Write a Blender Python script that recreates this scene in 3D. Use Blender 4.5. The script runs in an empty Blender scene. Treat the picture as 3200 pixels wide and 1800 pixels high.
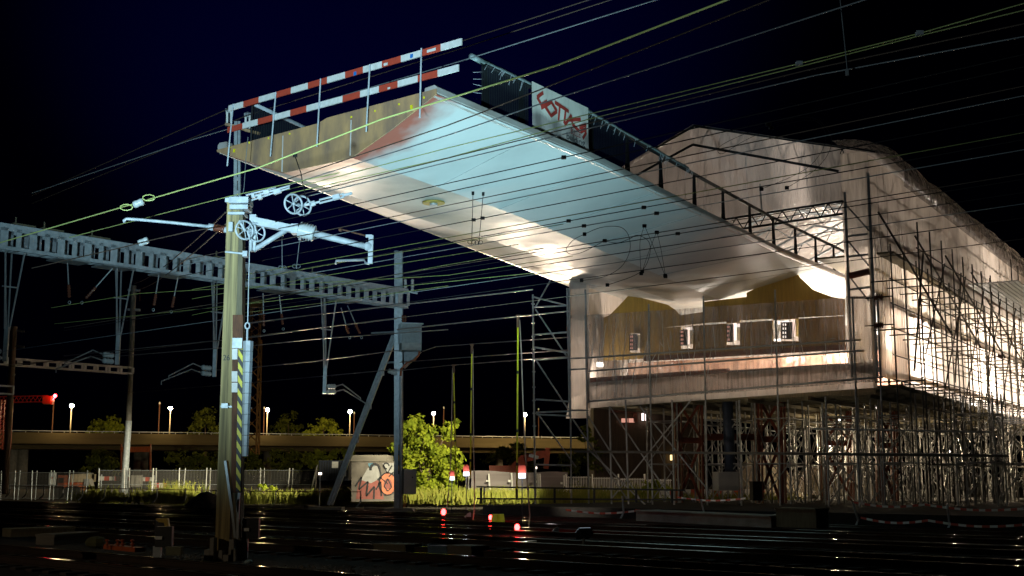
import bpy, math, random
from mathutils import Vector as Vec, Matrix, noise
rnd = random.Random(7)
S = bpy.context.scene
COL = S.collection
# ------------------------------------------------------------------ camera geometry
F = 3840.0; PITCH = math.radians(8.75); EYE = 1.7
ca, sa = math.cos(PITCH), math.sin(PITCH)
def ray(px, py):
    x = (px - 1600) / F; u = (900 - py) / F
    return Vec((x, ca - u * sa, sa + u * ca))
def at(px, py, Y):
    d = ray(px, py); t = Y / d.y
    return Vec((d.x * t, Y, EYE + d.z * t))
def atz(px, py, z):
    d = ray(px, py); t = (z - EYE) / d.z
    return Vec((d.x * t, d.y * t, z))
def onplane(px, py, A, B):
    d = ray(px, py); nx, ny = (B.y - A.y), -(B.x - A.x)
    t = (nx * A.x + ny * A.y) / (nx * d.x + ny * d.y)
    return Vec((d.x * t, d.y * t, EYE + d.z * t))
# ------------------------------------------------------------------ helpers
W = {}
def put(o, parent=None, world=None):
    world = world or Matrix.Identity(4)
    COL.objects.link(o)
    if parent is not None:
        o.parent = parent
        o.matrix_parent_inverse = W[parent.name].inverted()
    o.matrix_basis = world
    W[o.name] = world
    return o
def tag(o, label=None, cat=None, group=None, kind=None):
    if label: o['label'] = label
    if cat: o['category'] = cat; o['kind'] = kind or 'thing'
    if group: o['group'] = group
    if kind: o['kind'] = kind
    return o
def thing(name, loc, label, cat, group=None):
    o = bpy.data.objects.new(name, None)
    o.empty_display_size = .3
    put(o, None, Matrix.Translation(Vec(loc)))
    return tag(o, label, cat, group)
def copy_tree(root, delta, label=None, group=None, rot=0):
    """a copy of a thing, of its parts and of their sub-parts"""
    M0 = W[root.name]
    M1 = Matrix.Translation(M0.translation + Vec(delta)) @ Matrix.Rotation(rot, 4, 'Z')
    X = M1 @ M0.inverted()
    def cp(o, par):
        c = o.copy(); COL.objects.link(c)
        w = X @ W[o.name]
        if par is None:
            c.matrix_basis = w
        else:
            c.parent = par; c.matrix_parent_inverse = W[par.name].inverted(); c.matrix_basis = w
        W[c.name] = w
        for ch in KIDS.get(o.name, []): 
            k = cp(ch, c); KIDS.setdefault(c.name, []).append(k)
        return c
    r = cp(root, None)
    if label: r['label'] = label
    if group: r['group'] = group
    return r
KIDS = {}
def kid(o, parent):
    if parent is not None: KIDS.setdefault(parent.name, []).append(o)
    return o

def frame(d, up=Vec((0, 0, 1))):
    d = d.normalized()
    if abs(d.dot(up)) > .98: up = Vec((0, 1, 0)) if abs(d.y) < .9 else Vec((1, 0, 0))
    s = d.cross(up).normalized(); u = s.cross(d).normalized()
    return s, u, d

class MB:
    def __init__(s): s.v = []; s.f = []; s.mi = []; s.m = 0; s.col = {}
    def vert(s, p): s.v.append(Vec(p)); return len(s.v) - 1
    def face(s, ids): s.f.append(tuple(ids)); s.mi.append(s.m)
    def poly(s, pts): s.face([s.vert(p) for p in pts]); return s
    def prism(s, pts, ext):
        n = len(pts); ext = Vec(ext)
        a = [s.vert(p) for p in pts]; b = [s.vert(Vec(p) + ext) for p in pts]
        s.face(a[::-1]); s.face(b)
        for i in range(n): s.face((a[i], a[(i + 1) % n], b[(i + 1) % n], b[i]))
        return s
    def hexa(s, c8):
        i = [s.vert(p) for p in c8]
        for q in ((0, 3, 2, 1), (4, 5, 6, 7), (0, 1, 5, 4), (1, 2, 6, 5), (2, 3, 7, 6), (3, 0, 4, 7)): s.face([i[k] for k in q])
        return s
    def box(s, c, size, rz=0, R=None):
        c = Vec(c); h = Vec(size) / 2
        if R is None: R = Matrix.Rotation(rz, 3, 'Z')
        P = [c + R @ Vec((x * h.x, y * h.y, z * h.z)) for z in (-1, 1) for x, y in ((-1, -1), (1, -1), (1, 1), (-1, 1))]
        return s.hexa(P)
    def bar(s, p, q, w, h, w1=None, h1=None, up=Vec((0, 0, 1))):
        p, q = Vec(p), Vec(q); w1 = w if w1 is None else w1; h1 = h if h1 is None else h1
        a, b, d = frame(q - p, up)
        P = []
        for o, ww, hh in ((p, w, h), (q, w1, h1)):
            for x, y in ((-1, -1), (1, -1), (1, 1), (-1, 1)): P.append(o + a * (x * ww / 2) + b * (y * hh / 2))
        return s.hexa(P)
    def tube(s, pts, r, n=6, caps=True, closed=False):
        pts = [Vec(p) for p in pts]; m = len(pts)
        rs = r if isinstance(r, (list, tuple)) else [r] * m
        rings = []; up = Vec((0, 0, 1)); prev = None
        for i, p in enumerate(pts):
            if closed: d = pts[(i + 1) % m] - pts[i - 1]
            else: d = pts[min(i + 1, m - 1)] - pts[max(i - 1, 0)]
            if prev is None: a, b, d = frame(d)
            else:
                d = d.normalized(); a = prev - d * prev.dot(d)
                a = a.normalized() if a.length > 1e-5 else frame(d)[0]; b = a.cross(d)
            prev = a
            rings.append([s.vert(p + (a * math.cos(k * 6.28318 / n) + b * math.sin(k * 6.28318 / n)) * rs[i]) for k in range(n)])
        for i in range(m if closed else m - 1):
            A, B = rings[i], rings[(i + 1) % m]
            for k in range(n): s.face((A[k], A[(k + 1) % n], B[(k + 1) % n], B[k]))
        if caps and not closed: s.face(rings[0][::-1]); s.face(rings[-1])
        return s
    def cyl(s, p, q, r, r2=None, n=12): return s.tube([p, q], [r, r if r2 is None else r2], n)
    def ball(s, c, r, n=10, sz=1.0):
        c = Vec(c); rings = []
        for i in range(1, n // 2 + 1):
            t = math.pi * i / (n // 2 + 1)
            rings.append([s.vert(c + Vec((r * math.sin(t) * math.cos(k * 6.28318 / n), r * math.sin(t) * math.sin(k * 6.28318 / n), sz * r * math.cos(t)))) for k in range(n)])
        a = s.vert(c + Vec((0, 0, r * sz))); b = s.vert(c - Vec((0, 0, r * sz)))
        for k in range(n): s.face((a, rings[0][k], rings[0][(k + 1) % n])); s.face((b, rings[-1][(k + 1) % n], rings[-1][k]))
        for i in range(len(rings) - 1):
            for k in range(n): s.face((rings[i][k], rings[i + 1][k], rings[i + 1][(k + 1) % n], rings[i][(k + 1) % n]))
        return s
    def grid(s, fn, nu, nv):
        ids = [[s.vert(fn(i / nu, j / nv)) for j in range(nv + 1)] for i in range(nu + 1)]
        for i in range(nu):
            for j in range(nv): s.face((ids[i][j], ids[i + 1][j], ids[i + 1][j + 1], ids[i][j + 1]))
        return s
    def build(s, name, mats, parent=None, origin=None, smooth=False, label=None, cat=None, group=None, kind=None):
        if not isinstance(mats, (list, tuple)): mats = [mats]
        if origin is None:
            origin = W[parent.name].translation if parent is not None else Vec((sum(p.x for p in s.v) / len(s.v), sum(p.y for p in s.v) / len(s.v), min(p.z for p in s.v)))
        origin = Vec(origin)
        me = bpy.data.meshes.new(name)
        me.from_pydata([tuple(p - origin) for p in s.v], [], s.f)
        for m in mats: me.materials.append(m)
        me.polygons.foreach_set('material_index', s.mi)
        if smooth: me.polygons.foreach_set('use_smooth', [True] * len(s.f))
        if s.col:
            at_ = me.attributes.new('mask', 'FLOAT', 'POINT')
            at_.data.foreach_set('value', [s.col.get(i, 0.0) for i in range(len(s.v))])
        me.update()
        o = bpy.data.objects.new(name, me)
        put(o, parent, Matrix.Translation(origin)); kid(o, parent)
        return tag(o, label, cat, group, kind)
UC = {}
def rod(name, p, q, r, mat, parent, n=8):
    """a straight round tube: shared unit cylinder, placed by its matrix"""
    key = (mat.name, n)
    if key not in UC:
        b = MB(); b.tube([(0, 0, 0), (0, 0, 1)], 1, n)
        me = bpy.data.meshes.new('tube_' + mat.name); me.from_pydata([tuple(v) for v in b.v], [], b.f); me.materials.append(mat)
        me.polygons.foreach_set('use_smooth', [len(f) == 4 for f in b.f]); UC[key] = me
    p, q = Vec(p), Vec(q); d = q - p
    o = bpy.data.objects.new(name, UC[key])
    M = Matrix.Translation(p) @ d.to_track_quat('Z', 'Y').to_matrix().to_4x4() @ Matrix.Diagonal((r, r, d.length, 1))
    put(o, parent, M); kid(o, parent)
    return o

# ------------------------------------------------------------------ materials
def new_mat(name):
    m = bpy.data.materials.new(name); m.use_nodes = True
    nt = m.node_tree; nt.nodes.clear()
    out = nt.nodes.new('ShaderNodeOutputMaterial')
    return m, nt, out
def N(nt, t, **kw):
    n = nt.nodes.new(t)
    for k, v in kw.items():
        if k in n.inputs: n.inputs[k].default_value = v
        else: setattr(n, k, v)
    return n
def pos(nt, stretch=(1, 1, 1)):
    g = N(nt, 'ShaderNodeNewGeometry'); mp = N(nt, 'ShaderNodeMapping'); mp.inputs['Scale'].default_value = stretch
    nt.links.new(g.outputs['Position'], mp.inputs['Vector']); return mp.outputs['Vector']
def noise_ramp(nt, vec, scale, c0, c1, lo=.3, hi=.7, detail=6):
    n = N(nt, 'ShaderNodeTexNoise', Scale=scale, Detail=detail, Roughness=.6); nt.links.new(vec, n.inputs['Vector'])
    r = N(nt, 'ShaderNodeValToRGB'); r.color_ramp.elements[0].position = lo; r.color_ramp.elements[1].position = hi
    r.color_ramp.elements[0].color = (*c0, 1); r.color_ramp.elements[1].color = (*c1, 1)
    nt.links.new(n.outputs['Fac'], r.inputs['Fac']); return r.outputs['Color'], n.outputs['Fac']
def M(name, c, rough=.6, metal=0., c2=None, scale=4., stretch=(1, 1, 1), bump=.15, spec=.5, lo=.3, hi=.7):
    m, nt, out = new_mat(name)
    b = N(nt, 'ShaderNodeBsdfPrincipled'); b.inputs['Roughness'].default_value = rough; b.inputs['Metallic'].default_value = metal
    b.inputs['Specular IOR Level'].default_value = spec
    if c2 is None: c2 = tuple(x * .62 for x in c)
    v = pos(nt, stretch)
    col, fac = noise_ramp(nt, v, scale, c2, c, lo, hi)
    nt.links.new(col, b.inputs['Base Color'])
    if bump:
        bp = N(nt, 'ShaderNodeBump', Strength=bump, Distance=.03); nt.links.new(fac, bp.inputs['Height']); nt.links.new(bp.outputs[0], b.inputs['Normal'])
    nt.links.new(b.outputs[0], out.inputs[0]); return m
def E(name, c, strength):
    m, nt, out = new_mat(name)
    e = N(nt, 'ShaderNodeEmission', Strength=strength); e.inputs[0].default_value = (*c, 1)
    nt.links.new(e.outputs[0], out.inputs[0]); return m
def SHEET(name, c, transl=.5, clear=.0, gloss=.1, stretch=(1.2, 1.2, .12), scale=2.2, bump=.9, c2=None):
    """plastic sheeting: diffuse + translucent (+ clear film), with creases running down it"""
    m, nt, out = new_mat(name)
    v = pos(nt, stretch)
    col, fac = noise_ramp(nt, v, scale, c2 or tuple(x * .72 for x in c), c, .35, .65)
    v2 = pos(nt, (stretch[0] * 2.2, stretch[1] * 2.2, stretch[2] * 1.6))
    n2 = N(nt, 'ShaderNodeTexNoise', Scale=scale * 1.3, Detail=3.); nt.links.new(v2, n2.inputs['Vector'])
    bp = N(nt, 'ShaderNodeBump', Strength=bump, Distance=.12); nt.links.new(n2.outputs['Fac'], bp.inputs['Height'])
    d = N(nt, 'ShaderNodeBsdfDiffuse'); t = N(nt, 'ShaderNodeBsdfTranslucent'); g = N(nt, 'ShaderNodeBsdfGlossy', Roughness=.22)
    for x in (d, t): nt.links.new(col, x.inputs['Color']); nt.links.new(bp.outputs[0], x.inputs['Normal'])
    nt.links.new(bp.outputs[0], g.inputs['Normal'])
    a = N(nt, 'ShaderNodeMixShader', Fac=transl); nt.links.new(d.outputs[0], a.inputs[1]); nt.links.new(t.outputs[0], a.inputs[2])
    b = N(nt, 'ShaderNodeMixShader', Fac=gloss); nt.links.new(a.outputs[0], b.inputs[1]); nt.links.new(g.outputs[0], b.inputs[2])
    last = b
    if clear:
        tr = N(nt, 'ShaderNodeBsdfTransparent'); e = N(nt, 'ShaderNodeMixShader', Fac=clear)
        r = N(nt, 'ShaderNodeMapRange'); r.inputs['From Min'].default_value = .4; r.inputs['From Max'].default_value = .75
        r.inputs['To Min'].default_value = clear; r.inputs['To Max'].default_value = max(0, clear - .45)
        nt.links.new(n2.outputs['Fac'], r.inputs['Value']); nt.links.new(r.outputs[0], e.inputs[0])
        nt.links.new(b.outputs[0], e.inputs[1]); nt.links.new(tr.outputs[0], e.inputs[2]); last = e
    nt.links.new(last.outputs[0], out.inputs[0]); return m
def NET(name, c, opacity, freq, axis=(1, .6, 0)):
    """netting / bar infill: fine vertical strands, the rest open"""
    m, nt, out = new_mat(name)
    v = pos(nt, axis)
    w = N(nt, 'ShaderNodeTexWave', Scale=freq, Distortion=0.); w.bands_direction = 'DIAGONAL'; nt.links.new(v, w.inputs['Vector'])
    r = N(nt, 'ShaderNodeMapRange'); r.inputs['From Min'].default_value = .25; r.inputs['From Max'].default_value = .6
    r.inputs['To Min'].default_value = opacity * .72; r.inputs['To Max'].default_value = min(1, opacity * 1.25); nt.links.new(w.outputs['Fac'], r.inputs['Value'])
    d = N(nt, 'ShaderNodeBsdfDiffuse'); d.inputs[0].default_value = (*c, 1); tr = N(nt, 'ShaderNodeBsdfTransparent')
    e = N(nt, 'ShaderNodeMixShader'); nt.links.new(r.outputs[0], e.inputs[0]); nt.links.new(tr.outputs[0], e.inputs[1]); nt.links.new(d.outputs[0], e.inputs[2])
    nt.links.new(e.outputs[0], out.inputs[0]); return m
def LEAF(name, c, c2):
    m, nt, out = new_mat(name)
    col, fac = noise_ramp(nt, pos(nt), 1.6, c2, c, .35, .65)
    d = N(nt, 'ShaderNodeBsdfDiffuse'); t = N(nt, 'ShaderNodeBsdfTranslucent'); a = N(nt, 'ShaderNodeMixShader', Fac=.35)
    nt.links.new(col, d.inputs[0]); nt.links.new(col, t.inputs[0]); nt.links.new(d.outputs[0], a.inputs[1]); nt.links.new(t.outputs[0], a.inputs[2])
    nt.links.new(a.outputs[0], out.inputs[0]); return m

galv = M('galvanised_steel', (.46, .5, .52), .45, .5, (.3, .33, .35), 6)
galv_pale = M('pale_galvanised_steel', (.56, .62, .66), .5, 0, (.36, .41, .44), 5, bump=.25)
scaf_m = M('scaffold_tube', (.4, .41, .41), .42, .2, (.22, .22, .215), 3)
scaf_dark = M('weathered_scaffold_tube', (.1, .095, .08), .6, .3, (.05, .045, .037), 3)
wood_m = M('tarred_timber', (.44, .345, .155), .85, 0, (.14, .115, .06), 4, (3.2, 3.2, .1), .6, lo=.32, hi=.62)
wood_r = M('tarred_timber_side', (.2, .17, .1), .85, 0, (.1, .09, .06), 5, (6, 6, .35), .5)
rust_m = M('rusty_iron', (.2, .085, .04), .8, .2, (.07, .035, .025), 4, (3, 3, .7), .4)
rust_plate = M('weathered_steel_plate', (.56, .33, .14), .8, 0, (.25, .16, .105), 1.1, (1.6, 1.6, .6), .3, lo=.35, hi=.68)
white_p = M('white_paint', (.8, .8, .77), .45, 0, (.62, .62, .58), 9)
red_p = M('red_paint', (.55, .07, .035), .5, 0, (.42, .06, .035), 9)
yel_p = M('yellow_paint', (.88, .78, .005), .45, 0, (.65, .55, .03), 7)
blk_p = M('black_paint', (.012, .012, .012), .5, 0)
grey_cab = M('grey_cabinet', (.5, .49, .46), .5, 0, (.4, .39, .37), 2)
conc = M('concrete', (.33, .31, .27), .9, 0, (.2, .19, .165), 2.5, bump=.4)
conc_dk = M('stained_concrete', (.2, .18, .15), .9, 0, (.1, .09, .075), 1.2, (.3, .3, 1.2), .3)
ballast = M('ballast', (.06, .05, .042), .95, 0, (.012, .011, .01), 9, bump=1., spec=.15)
rail_m = M('rail_steel', (.3, .26, .22), .13, 1., (.12, .1, .085), 6, bump=.04)
rail_rust = M('rail_web', (.05, .03, .02), .8, .2)
sleeper_m = M('sleeper', (.05, .04, .033), .9, 0, (.025, .02, .017), 5)
dark_steel = M('dark_steel', (.03, .033, .036), .5, .5, (.018, .02, .022), 5)
insul = M('pale_insulator', (.55, .6, .6), .25, 0, (.45, .5, .5), 9, bump=0)
insul_br = M('brown_insulator', (.16, .05, .03), .2, 0, (.1, .035, .02), 9, bump=0)
red_steel = M('red_oxide_steel', (.24, .055, .02), .6, .1, (.13, .03, .014), 3)
blue_steel = M('blue_grey_steel', (.08, .1, .15), .6, .2, (.05, .065, .1), 3)
ply = M('plywood_formwork', (.42, .27, .05), .7, 0, (.28, .175, .035), 3, (4, 4, .3), .15)
wire_y2 = M('dull_verdigris_wire', (.16, .18, .05), .6, .1, (.1, .12, .035), 3, bump=0)
wire_y3 = M('olive_wire', (.34, .4, .14), .5, .1, (.24, .28, .09), 3, bump=0)
wire_yg = M('verdigris_wire', (.62, .72, .24), .5, .1, (.5, .58, .2), 3, bump=0)
wire_pale = M('pale_wire', (.2, .22, .23), .5, .2, (.14, .155, .165), 3, bump=0)
wire_br = M('brown_wire', (.07, .045, .03), .7, 0, (.045, .03, .02), 3, bump=0)
wire_dk = M('dark_wire', (.01, .01, .011), .7, 0, bump=0, spec=.2)  # near-black colour paints in the silhouette of wires that catch little light
wire_cu = M('copper_wire', (.5, .4, .36), .3, .8, (.35, .28, .25), 3, bump=0)
orange_p = M('orange_red_paint', (.5, .1, .02), .5, 0)
tarp = SHEET('sheeting_translucent', (.74, .67, .6), .6, .07, .1, (1.1, 1.1, .14), 1.6, .7, (.65, .585, .515))
tarp_roof = SHEET('roof_sheeting', (.62, .575, .545), .42, .08, .12, (1, 1, .25), 1.5, 1., (.54, .49, .46))
tarp_fr = SHEET('frosted_sheeting', (.74, .66, .59), .5, 0, .08, (1.1, 1.1, .14), 1.8, .8, (.63, .555, .49))
film = SHEET('clear_film', (.42, .34, .3), .4, .62, .3, (1.2, 1.2, .1), 2.6, 1.)
banner_m = M('banner_cloth', (.86, .85, .76), .8, 0, (.74, .73, .66), 2, (3, 3, .4), .3)
banner_red = M('banner_red', (.55, .05, .035), .8, 0, bump=0)
banner_navy = M('banner_navy', (.03, .045, .07), .8, 0, bump=0)
net_dk = NET('dark_netting', (.03, .036, .04), .74, 5.5)
net_lt = NET('thin_netting', (.05, .05, .05), .3, 6)
net_fence = NET('fence_mesh', (.3, .29, .27), .2, 3.)
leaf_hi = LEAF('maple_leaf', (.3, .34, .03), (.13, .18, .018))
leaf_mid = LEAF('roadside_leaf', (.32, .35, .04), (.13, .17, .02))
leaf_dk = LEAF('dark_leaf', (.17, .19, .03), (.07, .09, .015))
weed_m = LEAF('weed_leaf', (.3, .29, .07), (.15, .18, .03))
bark = M('bark', (.1, .07, .045), .9, 0, bump=.5)
gravel_m = M('pale_gravel', (.5, .43, .32), .95, 0, (.3, .25, .18), 6, bump=.9)
earth_m = M('dark_earth', (.05, .04, .03), .95, 0, (.025, .02, .015), 5, bump=.8)
road_m = M('viaduct_concrete', (.14, .11, .05), .9, 0, (.09, .07, .03), .5, (.2, .2, 2), .2)
brown_clad = M('brown_cladding', (.09, .06, .035), .8, 0, (.05, .033, .02), 2, (3, 3, .2))
sodium = E('sodium_lamp', (1, .78, .42), 220)
lamp_w = E('work_lamp_white', (1, .9, .78), 9)
lamp_c = E('inspection_lamp', (.82, .88, 1), 4)
red_l = E('red_signal', (1, .03, .03), 22)
red_s = E('red_beacon', (1, .02, .03), 60)
win_p = E('pink_glow', (1, .45, .33), .7)
win_y = E('yellow_window', (1, .72, .3), 2.2)
# ================================================================== the bridge
ZE, ZB = 11.0, 9.9                      # height of the deck edges and of the girder's bottom flange
TL, TR = atz(680, 475, ZE), atz(1365, 295, ZE)
B1, B2 = onplane(888, 541, TL, TR), onplane(1100, 494, TL, TR)
ENDX = (TR - TL).normalized()
ENDN = Vec((ENDX.y, -ENDX.x, 0)).normalized()
if ENDN.y > 0: ENDN = -ENDN             # faces the camera
def polyline(pxs, z):
    return [atz(x, y, z) for x, y in pxs]
def extend(pl, d):
    e = (pl[-1] - pl[-3]).normalized(); return pl + [pl[-1] + e * d]
def along(pl, t):
    L = [0]
    for a, b in zip(pl, pl[1:]): L.append(L[-1] + (b - a).length)
    s = t * L[-1]
    for i in range(len(pl) - 1):
        if s <= L[i + 1] + 1e-6:
            return pl[i].lerp(pl[i + 1], (s - L[i]) / (L[i + 1] - L[i]))
    return pl[-1].copy()
eR = extend([TR] + polyline(((1600, 395), (1855, 500), (2150, 648), (2430, 785), (2640, 872)), ZE), 16)
eL = extend([TL] + polyline(((1060, 621), (1400, 749), (1600, 826), (1770, 892)), ZE), 15)
eB1 = extend([B1] + polyline(((1221, 656), (1600, 772), (1880, 866), (2128, 950)), ZB), 13)
eB2 = extend([B2] + polyline(((1277, 552), (1600, 668), (1830, 762), (2066, 862)), ZB), 22)
NST = 40
def soffit(name, ea, eb, mats, nj, curve=0., parent=None, mask=False):
    b = MB()
    for i in range(NST + 1):
        t = i / NST
        if i < 6: t = i / NST * .35
        else: t = .0525 + (i - 6) / (NST - 6) * .9475
        A, Bq = along(ea, t), along(eb, t)
        for j in range(nj + 1):
            s = j / nj
            p = A.lerp(Bq, s); p.z += curve * math.sin(math.pi * s) + (.016 * noise.noise(Vec((i * 3.7, j * 1.9, 2.2))) if 0 < j < nj and i else 0)
            k = b.vert(p)
            if mask: b.col[k] = max(0, 1 - t / .05) if t < .05 else 0
    for i in range(NST):
        for j in range(nj):
            a = i * (nj + 1) + j; b.face((a, a + 1, a + nj + 2, a + nj + 1))
    return b
def paint_mat(name, c, rough, spec, prim, blotch=None, bs=.25):
    m, nt, out = new_mat(name)
    b = N(nt, 'ShaderNodeBsdfPrincipled', Roughness=rough); b.inputs['Specular IOR Level'].default_value = spec
    col, fac = noise_ramp(nt, pos(nt, (1, 1, 1)), bs, blotch or tuple(x * .86 for x in c), c, .4, .6, 5)
    a = N(nt, 'ShaderNodeAttribute', attribute_name='mask')
    n = N(nt, 'ShaderNodeTexNoise', Scale=.9, Detail=4.); nt.links.new(pos(nt), n.inputs['Vector'])
    ad = N(nt, 'ShaderNodeMath', operation='ADD'); nt.links.new(a.outputs['Fac'], ad.inputs[0]); nt.links.new(n.outputs['Fac'], ad.inputs[1])
    mr = N(nt, 'ShaderNodeMapRange'); mr.inputs['From Min'].default_value = .95; mr.inputs['From Max'].default_value = 1.35; nt.links.new(ad.outputs[0], mr.inputs['Value'])
    mx = N(nt, 'ShaderNodeMix', data_type='RGBA'); nt.links.new(mr.outputs[0], mx.inputs['Factor']); nt.links.new(col, mx.inputs['A']); mx.inputs['B'].default_value = (*prim, 1)
    nt.links.new(mx.outputs['Result'], b.inputs['Base Color'])
    rr, f2 = noise_ramp(nt, pos(nt, (1, 1, 1)), .55, (rough * .75,) * 3, (min(1, rough * 1.2),) * 3, .35, .65, 5)
    nt.links.new(rr, b.inputs['Roughness'])
    nt.links.new(b.outputs[0], out.inputs[0]); return m
soff = paint_mat('soffit_paint', (.5, .53, .53), .42, .5, (.33, .1, .07))
flange_m = paint_mat('flange_paint', (.42, .4, .36), .46, .9, (.3, .12, .08), (.23, .25, .24), .35)
edge_m = M('edge_steel', (.55, .55, .53), .42, .2, (.42, .36, .32), 1.2, bump=.05)
bridge = thing('footbridge', (TL + TR) / 2, 'pale steel footbridge reaching out over the tracks from the sheeted shed', 'bridge')
soffit('flap', eB2, eR, soff, 3, .0, mask=True).build('deck_wing', soff, bridge, smooth=False)
soffit('flap', eL, eB1, soff, 3, .0, mask=True).build('deck_wing', soff, bridge, smooth=True)
soffit('flange', eB1, eB2, flange_m, 3, mask=True).build('bottom_flange', flange_m, bridge, smooth=True)
b = MB()
for t_ in (.09, .17, .25, .33, .41, .5, .6):
    p, q = along(eB2, t_ * .98), along(eR, t_); b.tube([p - Vec((0, 0, .006)), q - Vec((0, 0, .006))], .011, 4)
b.build('weld_seams', M('weld_seam', (.34, .37, .37), .6, 0, bump=0), bridge)['kind'] = 'stuff'
b = MB()                                # deck plate on top of the wings
for i in range(NST + 1):
    for e in (eL, eR): b.vert(along(e, i / NST) + Vec((0, 0, .06)))
for i in range(NST): b.face((2 * i, 2 * i + 1, 2 * i + 3, 2 * i + 2))
b.build('deck_plate', conc_dk, bridge)
for e, sgn in ((eR, 1), (eL, -1)):      # rolled edge along each side
    b = MB(); side = ENDX * sgn
    prof = [(-.34, -.03), (.02, -.05), (.1, .05), (.1, .2), (.02, .26), (-.3, .24)]
    rings = []
    for i in range(NST + 1):
        c = along(e, i / NST); rings.append([b.vert(c + side * (x - .1) + Vec((0, 0, z))) for x, z in prof])
    for i in range(NST):
        for k in range(len(prof)):
            q = (rings[i][k], rings[i][(k + 1) % 6], rings[i + 1][(k + 1) % 6], rings[i + 1][k]); b.face(q if sgn > 0 else q[::-1])
    b.face(rings[0][::-1]); b.build('edge_beam', edge_m, bridge, smooth=False)
# rusty end plate, its top notched
P = [TL + ENDN * .03, B1 + ENDN * .03, B2 + ENDN * .03, B2.lerp(TR, .5) + ENDN * .03 - Vec((0, 0, .05)), TR + ENDN * .03,
     TR + ENDN * .03 + Vec((0, 0, .14)), TL.lerp(TR, .545) + ENDN * .03 + Vec((0, 0, .14)), TL.lerp(TR, .5) + ENDN * .03 + Vec((0, 0, .05)), TL + ENDN * .03 + Vec((0, 0, .06))]
b = MB(); b.prism(P, -ENDN * .03); plate = b.build('end_plate', rust_plate, bridge)
for px, y0, y1 in ((888, 425, 538), (1101, 377, 487)):
    b = MB(); b.bar(onplane(px, y0, TL, TR) + ENDN * .04, onplane(px - 3, y1, TL, TR) + ENDN * .04, .03, .03); b.build('stiffener', edge_m, plate)
for px, py in ((736, 472), (1290, 336)):
    b = MB(); b.box(onplane(px, py, TL, TR) + ENDN * .05, (.07, .02, .1), math.atan2(ENDX.y, ENDX.x)); b.build('yellow_tag', yel_p, plate)
for px, py in ((722, 462), (782, 447), (842, 433), (908, 419), (1101, 367), (1175, 348), (1250, 327), (1328, 306)):
    b = MB(); b.box(onplane(px, py, TL, TR) + ENDN * .03, (.05, .04, .05), .3); b.build('lug', yel_p, plate)
# recessed lifting eye in the bottom flange
lf = atz(1355, 632, ZB - .01)
b = MB(); b.cyl(lf, lf - Vec((0, 0, .04)), .34, n=20); eye = b.build('lifting_pad', M('ochre_pad', (.36, .26, .04), .6), bridge, smooth=False)
b = MB(); b.cyl(lf - Vec((0, 0, .041)), lf - Vec((0, 0, .1)), .12, n=14); b.build('bolt', galv, eye)

# ---- red and white barrier at the nose
A_, B_ = TL + ENDN * .12, TR + ENDN * .12
bar_loc = onplane(1030, 420, A_, B_)
barrier = thing('edge_barrier', bar_loc, 'red and white striped safety barrier of two boards at the bridge nose', 'barrier')
posts = [((729, 325), (711, 487)), ((862, 288), (846, 456)), ((1002, 246), (991, 424)), ((1156, 201), (1145, 376)), ((1317, 151), (1312, 331))]
for a, c in posts:
    rod('post', onplane(*c, A_, B_) - Vec((0, 0, .3)), onplane(*a, A_, B_), .022, galv_pale, barrier)
def board(pts, y0, y1, h, off, seq, name):
    b = MB(); n = ENDN
    A2, B2_ = A_ + n * off, B_ + n * off
    x0, x1 = pts[0], pts[-1]
    for i in range(len(pts) - 1):
        q = []
        for x in (pts[i], pts[i + 1]):
            yc = y0 + (y1 - y0) * (x - x0) / (x1 - x0)
            q.append(onplane(x, yc, A2, B2_))
        b.m = 0 if seq[i] == 'R' else 1
        a, c = q; H_ = Vec((0, 0, h / 2)); T_ = n * .018
        b.hexa([a - H_ - T_, c - H_ - T_, c - H_ + T_, a - H_ + T_, a + H_ - T_, c + H_ - T_, c + H_ + T_, a + H_ + T_])
    return b.build(name, [red_p, white_p], barrier)
C2 = lambda xs: [600 + x / 2.862 for x in xs]
ub = board(C2((330, 462, 600, 752, 888, 1040, 1212, 1373, 1533, 1703, 1872, 2055, 2228, 2413)), 80 + 742 / 2.862, 80 + 143 / 2.862, .168, -.05, 'WRWRWRWRWRWRW', 'board')
lb = board(C2((320, 455, 592, 725, 882, 1027, 1350 / 2 + 594, 1350, 1507, 1675, 1843, 2022, 2200, 2385)), 80 + 935 / 2.862, 80 + 377 / 2.862, .168, -.05, 'RWRWRWWRWRWRW', 'board')
def sticker(px, py, w, h, mat, par, split=None):
    c = onplane(px, py, A_, B_) - ENDN * .024
    R = Matrix((ENDX, ENDN, Vec((0, 0, 1)))).transposed(); sl = (B_ - A_).normalized()
    b = MB(); b.box(c, (w, .004, h), R=R); b.build('sticker', mat, par)
blue_p = M('blue_sticker', (.02, .2, .6), .5, 0, bump=0)
for px, py, w, h, m_ in ((1107, 229, .1, .1, blue_p), (1284, 174, .1, .1, blue_p), (1050, 246, .25, .07, white_p), (1203, 200, .14, .07, white_p), (1346, 156, .3, .07, white_p)):
    sticker(px, py, w, h, m_, ub)
sticker(1213, 275, .09, .05, white_p, lb)
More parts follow.
